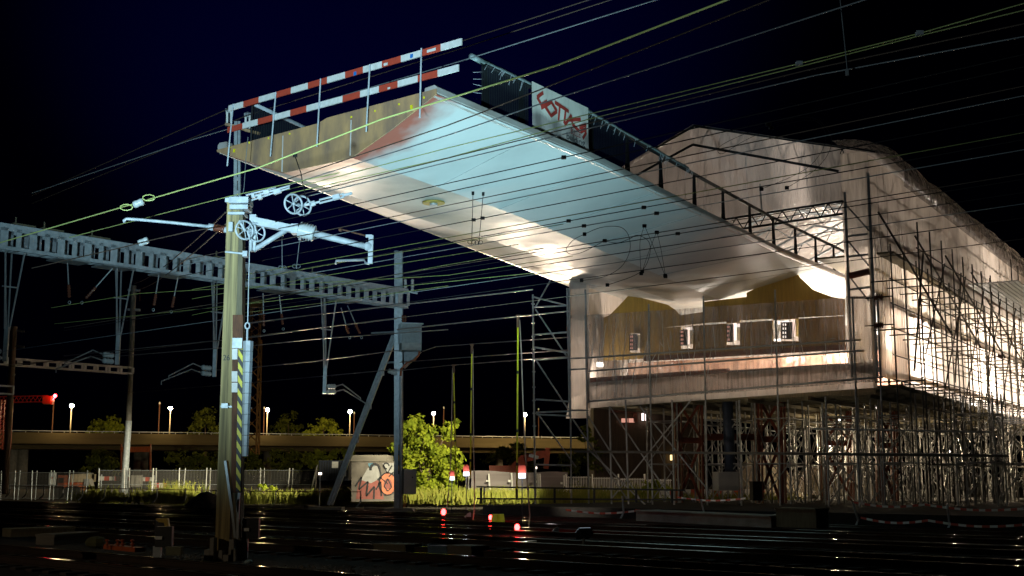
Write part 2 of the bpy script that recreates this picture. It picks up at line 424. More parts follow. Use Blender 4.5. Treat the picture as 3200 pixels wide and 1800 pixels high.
# ---- balustrades
def R_in(t, inset=.35): return along(eR, t) - ENDX * inset + Vec((0, 0, .2))
HB = 1.36
def t_at_px(e, px, lo=0., hi=1.):
    for _ in range(40):
        m = (lo + hi) / 2; p = along(e, m); w = p.y * ca + (p.z - EYE) * sa
        if 1600 + F * p.x / w < px: lo = m
        else: hi = m
    return lo
bal = thing('balustrade', R_in(.1), 'dark balustrade with tapering blade posts along the far edge of the footbridge', 'balustrade')
t0 = t_at_px(eR, 1543)
tp = [t_at_px(eR, x) for x in (1548, 1660, 1765, 1878, 1990, 2094, 2198, 2287, 2370, 2443, 2511, 2574, 2630)]
blade = M('blade_post', (.02, .022, .027), .6, .4, bump=0)
for t in tp:
    p = R_in(t); d = (along(eR, min(1, t + .02)) - along(eR, t)).normalized()
    b = MB(); b.hexa([p + d * x + ENDX * y for x, y in ((-.16, -.03), (.16, -.03), (.16, .03), (-.16, .03))] + [p + Vec((0, 0, HB)) + d * x + ENDX * y for x, y in ((-.06, -.03), (.06, -.03), (.06, .03), (-.06, .03))])
    b.build('post', blade, bal)
b = MB(); b.tube([R_in(t0 + (1 - t0) * i / 30) + Vec((0, 0, HB)) for i in range(31)], .065, 8); b.build('handrail', dark_steel, bal, smooth=True)
def infill(ta, tb, name, mat, off=.05, sag=0):
    b = MB(); b.grid(lambda u, v: R_in(ta + (tb - ta) * u) + ENDX * off + Vec((0, 0, .02 + v * (HB - .06))), 12, 3); return b.build(name, mat, bal)
tb1, tb2, tb3 = t_at_px(eR, 1679), t_at_px(eR, 1856), t_at_px(eR, 1975)
infill(t0 - .004, tb1, 'infill_net', net_dk); infill(tb2, tb3, 'infill_net', net_dk); infill(tb3, 1., 'infill_net', net_lt)
b = MB()                                 # rolled tarpaulin tied along the handrail, with loose tie ends
rl = [R_in(t0 - .012 + (tp[6] - t0) * i / 40) + Vec((0, 0, HB + .06 + .015 * rnd.uniform(-1, 1))) for i in range(41)]
b.tube(rl, [.07 + .02 * rnd.random() for _ in rl], 7); roll = b.build('rolled_tarpaulin', M('rolled_tarp', (.3, .38, .38), .7, 0, (.12, .16, .17), 9, bump=.5), bal, smooth=True)
b = MB()
for i in range(60):
    t = t0 + (tp[6] - t0) * rnd.random(); p = R_in(t) + ENDX * .1 + Vec((0, 0, HB + .02))
    if tb1 < t < tb2: continue
    b.tube([p, p + Vec((-.1 + .03 * rnd.random(), -.05, -.12 - .2 * rnd.random()))], .006, 4)
b.build('tie', galv_pale, roll)['kind'] = 'stuff'
b = MB(); p0 = R_in(t0) - Vec((0, 0, .1)); 
for i in range(6):
    q = p0 + Vec((0, 0, .25 + .2 * i)); b.tube([q, q - ENDX * .0 + Vec((-.28, -.1, .1 * rnd.uniform(-.5, 1)))], .008, 4)
b.build('tie', galv_pale, bal)['kind'] = 'stuff'
# near-edge balustrade, only its end shows above the deck
def L_in(t): return along(eL, t) + ENDX * .7 + Vec((0, 0, .2))
bal2 = thing('balustrade', L_in(.1), 'short visible end of a barred balustrade behind the rusty nose plate', 'balustrade')
tl0 = .02
b = MB(); b.tube([L_in(tl0 + (.55 - tl0) * i / 12) + Vec((0, 0, HB)) for i in range(13)], .06, 8); b.build('handrail', galv_pale, bal2, smooth=True)
for i in range(6):
    p = L_in(tl0 + i * .07); rod('post', p, p + Vec((0, 0, HB)), .04, dark_steel, bal2)
b = MB(); b.grid(lambda u, v: L_in(tl0 + .5 * u) + Vec((0, 0, .02 + v * (HB - .06))), 8, 2); b.build('infill_net', net_dk, bal2)

# ---- banner hanging on the balustrade
tA, tB = tb1, tb2
def ban(u, v, off=.16):                   # u right, v up
    t = tA + (tB - tA) * u
    return R_in(t) + ENDX * (off + .03 * math.sin(u * 21 + v * 3) * (1 - v)) + Vec((0, 0, -.12 + v * (HB + .2)))
b = MB(); b.grid(lambda u, v: ban(u, v), 24, 10)
banner = b.build('banner', banner_m, None, smooth=True, label='white cloth banner with red angular lettering hung on the dark balustrade', cat='banner')
def strokes(segs, w, mat, name, x0, x1, y0, y1):
    b = MB()
    for s in segs:
        for (ax, ay), (bx, by) in zip(s, s[1:]):
            dx, dy = bx - ax, by - ay; L = math.hypot(dx * (x1 - x0) * 4, dy * (y1 - y0) * 1.6) or 1
            n = 5; pts = []
            # ribbon in banner space (4.0 m x 1.6 m)
            ex, ey = dx * (x1 - x0) * 4 / L, dy * (y1 - y0) * 1.6 / L
            for k in range(n + 1):
                f = -.02 + 1.04 * k / n
                X = (x0 + (ax + dx * f) * (x1 - x0)) * 4; Y = (y0 + (ay + dy * f) * (y1 - y0)) * 1.6
                pts.append(((X - ey * w) / 4, (Y + ex * w) / 1.6, (X + ey * w) / 4, (Y - ex * w) / 1.6))
            for p, q in zip(pts, pts[1:]):
                b.poly([ban(p[0], p[1], .168), ban(q[0], q[1], .168), ban(q[2], q[3], .168), ban(p[2], p[3], .168)])
    return b.build(name, mat, banner)
SOT = [[(.13, 1.0), (.02, .72), (.1, .5), (.2, .72)], [(.2, .72), (.12, .5)],                         # S
       [(.1, .38), (.28, .78), (.4, .52), (.27, .22), (.16, .5), (.28, .78)],                                    # O
       [(.36, .84), (.62, .72)], [(.45, .78), (.43, .2)], [(.56, .74), (.53, .16)],                # TT
       [(.54, .1), (.68, .62), (.7, .3), (.84, .12)], [(.6, .36), (.86, .62)],                                  # A
       [(.98, .5), (.84, .3), (.98, .2), (.9, -.12)], [(.86, .1), (.98, .34)]]                                                   # S
strokes(SOT, .058, banner_red, 'red_lettering', .07, .97, .4, .88)
def text_mesh(txt, size):
    cu = bpy.data.curves.new('lettering', 'FONT'); cu.body = txt; cu.size = size; cu.align_x = 'LEFT'
    o = bpy.data.objects.new('lettering', cu); COL.objects.link(o)
    dg = bpy.context.evaluated_depsgraph_get(); me = bpy.data.meshes.new_from_object(o.evaluated_get(dg))
    bpy.data.objects.remove(o); return me
def text_on(txt, size, fn, name, mat, parent, sx=1.):
    me = text_mesh(txt, size); b = MB(); vs = [v.co.copy() for v in me.vertices]
    for v in vs: b.vert(fn(v.x * sx, v.y))
    for p in me.polygons: b.face(tuple(p.vertices))
    return b.build(name, mat, parent)
text_on('BULLE', .26, lambda x, y: ban(.66 + x / 4.2, .335 + y / 1.6, .168), 'red_lettering', banner_red, banner, 1.1)
text_on('building', .3, lambda x, y: ban(.58 + x / 4., .2 + y / 1.6, .168), 'dark_lettering', banner_navy, banner, 1.45)
# ================================================================== the sheeted shed
FL = at(1784, 1490, 57); FL.z = 0; FR = at(2755, 1490, 50); FR.z = 0
U_ = (FR - FL).normalized(); WID = (FR - FL).length
V_ = Vec((math.sin(math.radians(31.9)), math.cos(math.radians(31.9)), 0))
def SH(u, v, z): return FL + U_ * u + V_ * v + Vec((0, 0, z))
def onfront(px, py, v=0.):
    return onplane(px, py, SH(0, v, 0), SH(WID, v, 0))
def uz(px, py, v=0.):
    p = onfront(px, py, v); return (p - SH(0, v, 0)).dot(U_), p.z
ZL, ZRr, ZP = 14.5, 15.1, 17.5
UP = uz(2175, 393)[0]; ZP = uz(2175, 393)[1]; ZRr = uz(2720, 470)[1]
UI, _ = uz(2640, 800)                     # inner post of the right front bay
LEN = 52.
shed = thing('sheeted_shed', SH(WID / 2, 0, 4), 'large gabled work shed wrapped in translucent plastic sheeting and lit from inside', 'shed')
def crease(u, v, a, k=1.):
    u2 = u + .25 * v * noise.noise(Vec((u * .35, 1.7, 0)))
    return a * noise.noise(Vec((u2 * 1.1 * k, v * .16 * k, 3.3))) + a * .9 * (.4 - abs(noise.noise(Vec((u2 * 1.7 * k, v * .22 * k, 7.7)))))
def gable_top(u):
    return ZL + (ZP - ZL) * u / UP if u < UP else ZP + (ZRr - ZP) * (u - UP) / (WID - UP)
def gable_bot(u):
    a = uz(2249, 684); c = uz(2634, 625)
    if u < a[0]: return a[1] - 2.6 if u < a[0] - .9 else a[1] - 2.6 * (a[0] - u) / .9
    return a[1] + (c[1] - a[1]) * (u - a[0]) / (c[0] - a[0])
def gab(s, t):
    u = UI * s; z0, z1 = gable_bot(u), gable_top(u); z = z0 + (z1 - z0) * t
    return SH(u, 0, z) - V_ * (crease(u * 1.2, z, .1) + .05)
b = MB(); b.grid(gab, 110, 30); gsh = b.build('gable_sheet', tarp_roof, shed, smooth=True)
b = MB()
for i in range(40):
    s_, t0_, t1_, ds = rnd.random() * .95, rnd.uniform(0, .6), rnd.uniform(.55, 1), rnd.uniform(-.035, .035)
    b.tube([gab(min(1, max(0, s_ + ds * k / 6)), t0_ + (t1_ - t0_) * k / 6) - V_ * .03 for k in range(7)], [.004 + .012 * math.sin(math.pi * k / 6) * rnd.random() for k in range(7)], 5)
b.build('painted_crease', M('gable_crease_highlight', (.78, .77, .76), .3, 0, bump=0), gsh, smooth=True)['kind'] = 'stuff'  # pale thin tubes paint in crease highlights on the gable sheet
# roof
def roofR(s, t):
    v = LEN * s; u = UP + (WID + .7 - UP) * t; z = ZP + (ZRr - .25 - ZP) * t
    z += .1 * t * (noise.noise(Vec((v * .5, u * .3, 0))))
    return SH(u, v - .3, z)
def roofL(s, t):
    v = LEN * s; return SH(UP * (1 - t) - .4 * t, v - .3, ZP + (ZL - ZP) * t)
b = MB(); b.grid(roofR, 60, 12); b.build('roof_sheet', tarp_roof, shed, smooth=True)
b = MB(); b.grid(roofL, 20, 4); b.build('roof_sheet', tarp_roof, shed, smooth=True)
# corner return: sheet between the two right front posts, from the eave to the bottom
z_a, z_b = uz(2680, 600)[1], uz(2680, 1165)[1]
b = MB(); b.grid(lambda s, t: SH(UI + (WID - UI) * s, 0, z_b + (ZRr - z_b) * t) - V_ * (.05 + crease(s * 3, t * 9, .05)), 8, 40); b.build('corner_sheet', tarp, shed, smooth=True)
# long right wall; lower edge steps down at the far end
def wallR(s, t):
    v = LEN * s - .06; z0 = 5.75 if v < 24 else 4.7
    z = z0 + (ZRr - .2 - z0) * t
    return SH(WID + .08 + crease(v * 1.4, z, .12), v, z)
b = MB(); b.grid(wallR, 220, 24); wsh = b.build('wall_sheet', tarp, shed, smooth=True)
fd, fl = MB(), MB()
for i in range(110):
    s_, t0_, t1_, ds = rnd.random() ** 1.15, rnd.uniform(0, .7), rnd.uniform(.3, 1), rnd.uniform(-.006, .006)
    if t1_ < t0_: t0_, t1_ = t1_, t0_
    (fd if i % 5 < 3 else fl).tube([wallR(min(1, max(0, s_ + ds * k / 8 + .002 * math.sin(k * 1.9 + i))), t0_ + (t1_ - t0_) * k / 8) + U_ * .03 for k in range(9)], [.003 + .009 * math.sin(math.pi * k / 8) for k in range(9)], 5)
fd.build('painted_crease', M('fold_shadow', (.34, .29, .24), .7, 0, bump=0), wsh, smooth=True)['kind'] = 'stuff'; fl.build('painted_crease', M('wall_crease_highlight', (.8, .78, .75), .3, 0, bump=0), wsh, smooth=True)['kind'] = 'stuff'  # dark and pale tubes paint in crease shadows and highlights
# left front return and left wall
zt = uz(1772, 905)[1]; zb = uz(1780, 1308)[1]
U1 = uz(1838, 1000)[0]
b = MB(); b.grid(lambda s, t: SH((U1 + .1) * s - .18 * (1 - s) * max(0, .2 - t) * 5, 0, zb + (zt + .3 - zb) * t) - V_ * (.03 + crease(s * 3 + 9, t * 8, .06) + .25 * max(0, .15 - t)), 8, 30)
b.build('corner_sheet', tarp_fr, shed, smooth=True)
def zrect(x, y): return uz(x, y)[1]
b = MB(); b.grid(lambda s, t: SH(.0 + crease(s * 40, t * 8, .1), LEN * s, 5.3 + (ZL - 5.3) * t), 40, 8); b.build('wall_sheet', tarp_fr, shed, smooth=True)
b = MB(); b.grid(lambda s, t: SH(WID * s, LEN, 5. + (ZL - 5.) * t), 8, 8); b.build('wall_sheet', tarp_fr, shed, smooth=True)
# floor platform
b = MB(); b.box(SH(WID / 2, LEN / 2 + .6, 5.35), (WID - .3, LEN, .16), math.atan2(U_.y, U_.x)); b.build('platform', wood_r, shed)
b = MB()
for i in range(34): b.bar(SH(.2, .6 + i * 1.5, 5.16), SH(WID - .2, .6 + i * 1.5, 5.16), .14, .2)
for i in range(6): b.bar(SH(.6 + i * 2.6, .2, 4.98), SH(.6 + i * 2.6, LEN, 4.98), .16, .14)
b.build('joists', wood_r, shed)['kind'] = 'stuff'
# posts and ledgers of the frame (tubes), roof trusses
rods = []
def ft(x0, y0, x1, y1, r=.045, v=-.12, nm='post', mt=scaf_m):
    return rod(nm, onfront(x0, y0, v), onfront(x1, y1, v), r, mt, shed)
ft(2640, 600, 2664, 1180, .06); ft(2712, 540, 2742, 1180, .06)
for k_ in range(3): ft(2643 + k_ * 4, 640 + k_ * 110, 2715, 720 + k_ * 110, .035, nm='brace')
ft(1829, 905, 1840, 1260); ft(1772, 900, 1780, 1300)
for x0, y0, x1, y1 in ((2643, 739, 2712, 731), (2650, 802, 2712, 795), (2652, 855, 2715, 845), (2655, 905, 2718, 897), (2658, 930, 2722, 930)):
    ft(x0, y0, x1, y1, .05, nm='ledger')
ft(2655, 862, 2716, 848, .14, nm='ledger', mt=red_steel)
a0, a1 = uz(2165, 455), uz(2640, 545)     # truss chord behind the gable sheet: shows as a dark line
for x0, y0, x1, y1 in ((1975, 555, 2165, 452), (2165, 452, 2620, 535), (2046, 463, 2170, 393), (2170, 393, 2735, 475)):
    ft(x0, y0, x1, y1, .06, -.14, 'truss_chord', dark_steel)
for i in range(9):
    x = 2190 + i * 52; yb = 457 + (x - 2165) * .1825; yt = 396 + (x - 2170) * .145
    ft(x, yb, x + 26, yt + 4, .025, .05, 'truss_web', dark_steel); ft(x + 26, yt + 4, x + 52, yb + 9, .025, .05, 'truss_web', dark_steel)
for x0, y0, x1, y1 in ((2249, 688, 2634, 628), (2249, 725, 2634, 668), (2060, 700, 2249, 688)):
    ft(x0, y0, x1, y1, .05, -.1, 'truss_chord', dark_steel)
for i in range(8):
    x = 2252 + i * 48; y = 688 - (x - 2249) * .156
    ft(x, y, x + 24, y + 37, .025, -.1, 'truss_web', dark_steel); ft(x + 24, y + 37, x + 48, y - 7, .025, -.1, 'truss_web', dark_steel)
ft(2375, 575, 2382, 680, .035, -.12, 'post'); 
for k in range(1, 9):                      # inner roof frames, seen through the opening
    v = k * 5.5
    for (ua, za, ub, zb_) in ((.3, ZL - .3, UP, ZP - .5), (UP, ZP - .5, WID - .3, ZRr - .4), (.3, ZL - 1.6, UP, ZP - 1.7), (UP, ZP - 1.7, WID - .3, ZRr - 1.6)):
        rod('roof_truss', SH(ua, v, za), SH(ub, v, zb_), .07, galv_pale, shed)
    b = MB()
    for i in range(14):
        s0, s1 = i / 14, (i + 1) / 14
        top = lambda s: (s * WID, gable_top(s * WID) - .4)
        x, z = top(s0); x2, z2 = top(s1)
        b.tube([SH(x, v, z - (1.2 if i % 2 else 0)), SH(x2, v, z2 - (0 if i % 2 else 1.2))], .03, 5)
    b.build('roof_truss', galv_pale, shed)
    for u in (.3, WID - .3): rod('post', SH(u, v, 5.4), SH(u, v, ZL - .3), .06, galv, shed)
    for (ua, ub) in ((.3, UP), (WID - .3, UP)):
        rod('roof_brace', SH(ua, v, ZL - 1), SH(ub, v + 5.5, ZP - 1), .035, galv_pale, shed)
b = MB(); b.box(SH(WID - 1.7, LEN / 2 + .2, 10.9), (3.2, LEN - .5, .08), math.atan2(U_.y, U_.x)); b.build('shade_deck', wood_r, shed)  # unseen deck added to keep the low lamps off the upper wall sheet
# dark bands on the wall sheet (rails behind it)
for z, r in ((8.9, .16), (11.9, .12), (6.1, .12)):
    rod('wall_rail', SH(WID - .12, .2, z), SH(WID - .12, LEN, z - .2), r, red_steel, shed)
for i in range(24): rod('wall_post', SH(WID - .1, .1 + i * 2.07, 5.4), SH(WID - .1, .1 + i * 2.07, ZRr - .3), .05, scaf_dark, shed, 6)
for z in (7.0, 7.9, 9.9, 12.9, 13.8): rod('wall_ledger', SH(WID - .12, .1, z), SH(WID - .12, LEN, z), .045, scaf_dark, shed, 6)
for i in range(12): rod('wall_brace', SH(WID - .16, .1 + i * 4.14, 11), SH(WID - .16, 4.24 + i * 4.14, ZRr - .3), .035, scaf_dark, shed, 6)
# ---- formwork end wall behind the film, with four openings
def wall_piece(pts, v, mat, name, th=.06, parent=None, org=None):
    q = [onfront(x, y, v) for x, y in pts]; b = MB(); b.prism(q, V_ * th); return b.build(name, mat, parent, org)
form = thing('formwork_wall', onfront(2250, 1150, 3.4), 'ochre plywood end wall cut around the bridge profile behind clear film', 'plywood wall')
VF = 3.4
wall_piece([(1838, 1012), (1905, 985), (1935, 955), (1964, 923), (1985, 926), (2000, 930), (2000, 1032), (1838, 1040)], VF, ply, 'board', parent=form)
wall_piece([(2000, 930), (2085, 952), (2110, 968), (2125, 985), (2198, 975), (2198, 1010), (2000, 1032)], VF - .02, ply, 'board', parent=form)
wall_piece([(2198, 943), (2333, 928), (2333, 1000), (2198, 1010)], VF, ply, 'board', parent=form)
wall_piece([(2333, 915), (2482, 840), (2500, 868), (2540, 905), (2600, 928), (2640, 935), (2640, 985), (2333, 1000)], VF - .02, ply, 'board', parent=form)
holes = [(1968, 1042, 2000, 1102), (2128, 1020, 2165, 1090), (2270, 995, 2312, 1078), (2415, 985, 2495, 1066)]
xs = [1838] + [h[k] for h in holes for k in (0, 2)] + [2640]
top = lambda x: 1040 - (x - 1838) * .0672; bot = lambda x: 1130 - (x - 1838) * .055
for i in range(0, len(xs) - 1, 2):
    x0, x1 = xs[i], xs[i + 1]; wall_piece([(x0, top(x0)), (x1, top(x1)), (x1, bot(x1)), (x0, bot(x0))], VF, ply, 'board', parent=form)
for h in holes:
    wall_piece([(h[0], top(h[0])), (h[2], top(h[2])), (h[2], h[1]), (h[0], h[1])], VF, ply, 'board', parent=form)
    wall_piece([(h[0], h[3]), (h[2], h[3]), (h[2], bot(h[2])), (h[0], bot(h[0]))], VF, ply, 'board', parent=form)
perf = M('perforated_steel', (.02, .022, .03), .5, .3, bump=0)
for (x0, y0, x1, y1), w_ in zip(((1966, 1045, 1990, 1095), (2124, 1030, 2147, 1080), (2270, 1014, 2290, 1069), (2440, 1007, 2475, 1060)), range(4)):
    q = [onfront(x, y, VF - .25) for x, y in ((x0, y0), (x1, y0 - 1), (x1, y1 - 1), (x0, y1))]
    b = MB(); b.prism(q, V_ * .1); pp = b.build('perforated_plate', perf, form)
    b = MB()
    for i in range(2):
        for j in range(4):
            px = x0 + (x1 - x0) * (.22 + .2 * i); py = y0 + (y1 - y0) * (.14 + .24 * j)
            c = onfront(px, py, VF - .262); b.box(c, (.05, .01, .1), math.atan2(U_.y, U_.x))
    b.build('hole', win_p if w_ < 3 else E('lit_hole', (1, .9, .8), 2.2), pp)  # glowing dots stand in for light coming through the perforations
for k_, h in enumerate(holes):              # glowing strips added just behind the openings to brighten them
    p, q = onfront(h[2] - 7, h[1] + 6, VF + .35), onfront(h[2] - 6, h[3] - 14, VF + .35)
    st = thing('glow_strip', q, 'added glowing strip behind the plywood opening, ' + ['leftmost', 'second from the left', 'third from the left', 'rightmost'][k_] + ' of four', 'light', 'added glow strips behind the openings')
    b = MB(); b.bar(p, q, .2, .12); b.build('housing', galv, st)
    b = MB(); b.bar(p - V_ * .09 - U_ * .1, q - V_ * .09 - U_ * .1, .15, .1); b.build('tube', E('strip_glow_%d' % k_, (1, .72, .6), (1.2, 2.2, 3., 2.4)[k_]), st)
    b = MB(); t_ = onfront(h[0] + 16, top(h[0]) + 8, VF + .35); b.bar(t_, t_ + U_ * (.55 if k_ else .3), .2, .14); b.build('tube', E('strip_top_%d' % k_, (1, .85, .75), (.8, 1.5, 2.4, 3.)[k_]), st)
b = MB(); b.grid(lambda s_, t_: SH(.3 + (WID - .6) * s_, 5.4 + .12 * noise.noise(Vec((s_ * 30, t_ * 3, 0))), 5.45 + 1.9 * t_), 60, 4); b.build('bounce_sheet', SHEET('bounce_sheeting', (.66, .46, .36), .4, 0, .1, (.5, .5, .5), 1.4, .8, (.4, .2, .14)), form, smooth=True)  # sheet added to catch lamp light and glow through the gap
for uu in (UI - .1,):
    b = MB(); b.box(SH(uu, 1.9, 7.9), (.06, 3.2, 4.0), math.atan2(U_.y, U_.x)); b.build('light_baffle', ply, form)  # board added to stop lamp light leaking onto the soffit
# edge girder and blue strip under the formwork
wall_piece([(1840, 1181), (2275, 1151), (2275, 1163), (1840, 1196)], .2, red_steel, 'girder', .2, form)
wall_piece([(1855, 1194), (2120, 1178), (2120, 1187), (1855, 1203)], .16, M('blue_film', (.06, .2, .3), .6), 'blue_strip', .03, form)
wall_piece([(2275, 1158), (2742, 1128), (2742, 1142), (2275, 1176)], .2, M('dark_girder', (.045, .03, .027), .6), 'girder', .2, form)
wall_piece([(2012, 1114), (2640, 1076), (2640, 1092), (2012, 1128)], .6, red_steel, 'girder', .2, form)
wall_piece([(1770, 1018), (1838, 1010), (1838, 1028), (1770, 1034)], .25, red_steel, 'girder', .2, form)
# ---- clear film hung across the lower front
film_o = MB()
ft_top = lambda x: 985 - (x - 1838) * .0686 if x < 2640 else 925; ft_bot = lambda x: 1258 - (x - 1838) * .072
def filmfn(s, t):
    x = 1838 + (2760 - 1838) * s; y = ft_bot(x) + (ft_top(x) - ft_bot(x)) * t
    p = onfront(x, y, -.25); return p - V_ * (crease(s * 26, t * 6, .14) + .1 * (1 - t))
film_o.grid(filmfn, 120, 24)
film_t = film_o.build('clear_film', film, None, smooth=True, label='wrinkled clear plastic film hung across the lower front of the shed', cat='plastic film')
b = MB()                                   # opaque apron along the bottom of the film
b.grid(lambda s, t: onfront(1838 + 905 * s, ft_bot(1838 + 905 * s) - 62 + 80 * (1 - t), -.12) - V_ * crease(s * 20, t * 2, .05), 80, 4)
b.build('apron_sheet', tarp_fr, film_t, smooth=True)
b = MB()
for i in range(46):                        # gathered folds and tape: pale thin ridges paint in their highlights
    s = rnd.random(); t0_, t1_ = rnd.uniform(.0, .6), rnd.uniform(.5, 1.); ds = rnd.uniform(-.03, .03)
    b.tube([filmfn(min(1, max(0, s + ds * k / 6)), t0_ + (t1_ - t0_) * k / 6) - V_ * .03 for k in range(7)], [.004 + .012 * math.sin(math.pi * k / 6) for k in range(7)], 5)
b.build('painted_crease', M('film_crease_highlight', (.75, .75, .74), .25, 0, bump=0), film_t, smooth=True)['kind'] = 'stuff'

# ================================================================== scaffolding
front = thing('scaffold', SH(5, -.6, 0), 'tall tube scaffold along the sheeted front of the shed', 'scaffold')
for x0, y0, x1, y1 in ((1779, 900, 1786, 1612), (1829, 985, 1841, 1612), (2027, 950, 2040, 1600), (2198, 925, 2212, 1610), (2422, 905, 2440, 1615), (2664, 930, 2688, 1620), (2742, 930, 2768, 1625), (2310, 1250, 2318, 1590), (2580, 1240, 2592, 1600), (1905, 1270, 1912, 1600), (1955, 1250, 1965, 1600), (2100, 1250, 2108, 1600)):
    rod('standard', onfront(x0, y0, -.5), onfront(x1, y1, -.5), .042, scaf_m, front)
for x0, y0, x1, y1 in ((1838, 1255, 2760, 1178), (1838, 1160, 2700, 1095), (1838, 1118, 2690, 1062), (1780, 1155, 1838, 1152), (1780, 1120, 1838, 1118), (1780, 1282, 1838, 1282), (1838, 1412, 3000, 1420), (2540, 1340, 3100, 1350)):
    rod('ledger', onfront(x0, y0, -.52), onfront(x1, y1, -.52), .04, scaf_m, front)
for x0, y0, x1, y1 in ((1838, 1300, 2000, 1560), (1905, 1270, 2100, 1560), (2000, 1270, 2220, 1540), (1840, 1405, 2050, 1610), (2160, 1250, 1910, 1560)):
    rod('brace', onfront(x0, y0, -.45), onfront(x1, y1, -.45), .035, scaf_m, front)
b = MB(); b.bar(onfront(1800, 1411, -.35), onfront(3150, 1425, -.35), .5, .1); b.build('plank', scaf_dark, front)
# free standing bay at the left
bay = thing('scaffold', at(1680, 1600, 56), 'slim free-standing scaffold bay beside the left end of the shed', 'scaffold')
YB = 56.5
ax = lambda x, y: at(x, y, YB)
rod('standard', ax(1665, 920), ax(1673, 1612), .042, scaf_m, bay)
for y in (948, 1008, 1050, 1090, 1125, 1160, 1208, 1250, 1290, 1330):
    b = MB(); b.cyl(ax(1665 + (y - 920) * .0116, y), ax(1665 + (y - 920) * .0116, y + 3), .085, n=8); b.build('rosette', scaf_m, bay)
for x0, y0, x1, y1 in ((1668, 960, 1772, 955), (1668, 928, 1772, 955), (1670, 1046, 1772, 1038), (1670, 1085, 1774, 1102), (1672, 1124, 1774, 1118), (1674, 1248, 1780, 1255), (1675, 1289, 1780, 1285), (1676, 1295, 1782, 1300), (1676, 1452, 1786, 1455)):
    rod('ledger', ax(x0, y0), at(x1, y1, 56.4), .04, scaf_m, bay)
for x0, y0, x1, y1 in ((1672, 962, 1720, 876), (1673, 966, 1770, 1112), (1676, 1127, 1776, 1280), (1679, 1290, 1800, 1460), (1790, 1310, 1960, 1560)):
    rod('brace', ax(x0, y0), at(x1, y1, 56.6), .036, scaf_m, bay)
# scaffold along the right wall
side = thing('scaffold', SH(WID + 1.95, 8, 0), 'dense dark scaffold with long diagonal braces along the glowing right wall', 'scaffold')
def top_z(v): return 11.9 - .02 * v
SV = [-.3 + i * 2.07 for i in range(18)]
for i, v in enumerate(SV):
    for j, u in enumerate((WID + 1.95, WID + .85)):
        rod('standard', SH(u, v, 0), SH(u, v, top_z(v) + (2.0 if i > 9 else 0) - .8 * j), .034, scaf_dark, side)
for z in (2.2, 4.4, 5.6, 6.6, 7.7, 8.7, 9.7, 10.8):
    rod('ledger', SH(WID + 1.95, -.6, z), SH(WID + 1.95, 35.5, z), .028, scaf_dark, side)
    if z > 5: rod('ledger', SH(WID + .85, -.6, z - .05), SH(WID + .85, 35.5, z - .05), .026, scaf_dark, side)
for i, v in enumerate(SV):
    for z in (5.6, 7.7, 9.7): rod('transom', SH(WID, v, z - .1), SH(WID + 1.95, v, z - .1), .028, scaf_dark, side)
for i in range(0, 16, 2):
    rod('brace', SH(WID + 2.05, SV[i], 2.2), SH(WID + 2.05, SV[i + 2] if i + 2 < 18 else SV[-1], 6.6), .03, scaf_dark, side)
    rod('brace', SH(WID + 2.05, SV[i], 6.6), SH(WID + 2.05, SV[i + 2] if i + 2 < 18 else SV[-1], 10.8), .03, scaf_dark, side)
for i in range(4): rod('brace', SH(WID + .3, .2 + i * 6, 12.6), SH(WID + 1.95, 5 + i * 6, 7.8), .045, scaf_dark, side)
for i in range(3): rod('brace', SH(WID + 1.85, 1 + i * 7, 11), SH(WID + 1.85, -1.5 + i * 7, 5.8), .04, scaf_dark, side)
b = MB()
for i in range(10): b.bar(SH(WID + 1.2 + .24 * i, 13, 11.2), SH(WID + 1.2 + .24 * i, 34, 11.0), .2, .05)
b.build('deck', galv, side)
# loose sheet billowing over the eave
b = MB()
b.grid(lambda s, t: SH(WID - 1.3 + 2.9 * math.sin(t * 1.75), -.5 + 37 * s, ZRr + .5 - 2.3 * t * t + .14 * math.sin(t * 3.1) * (.5 * math.sin(s * 70 + 3 * noise.noise(Vec((s * 9, 0, 0)))) + 1.6 * noise.noise(Vec((s * 22, t * 2, 5))))), 140, 10)
b.build('eave_sheet', SHEET('eave_film', (.42, .38, .35), .4, .5, .2, (1, 1, .3), 1.8, 1.2), shed, smooth=True)
# ---- shoring towers under the platform: one built, the others copies
sx, sy = 1.55, 1.9
tw0 = SH(2.4, 3.0, 0)
def tower(p, label):
    t = thing('shoring_tower', p, label, 'shoring tower', 'shoring towers standing under the shed')
    c = [p + U_ * x + V_ * y for x, y in ((0, 0), (sx, 0), (sx, sy), (0, sy))]
    for q in c: rod('leg', q, q + Vec((0, 0, 5.2)), .04, scaf_m, t, 6)
    for z in (.4, 2.3, 4.3):
        for i in range(4): rod('ledger', c[i] + Vec((0, 0, z)), c[(i + 1) % 4] + Vec((0, 0, z)), .03, scaf_m, t, 6)
    for z in (.4, 2.3):
        for i in range(4): rod('brace', c[i] + Vec((0, 0, z)), c[(i + 1) % 4] + Vec((0, 0, z + 1.95)), .026, scaf_m, t, 6)
    return t
LABT = 'bare tube shoring tower with crossed braces holding up the shed floor'
tw = tower(tw0, LABT)
for j in range(7):
    for i in range(6):
        if i == j == 0: continue
        copy_tree(tw, U_ * (i * 2.75 + rnd.uniform(-.25, .25) + (j % 2) * .8) + V_ * (j * 4.6 + rnd.uniform(-.3, .3)), rot=0)
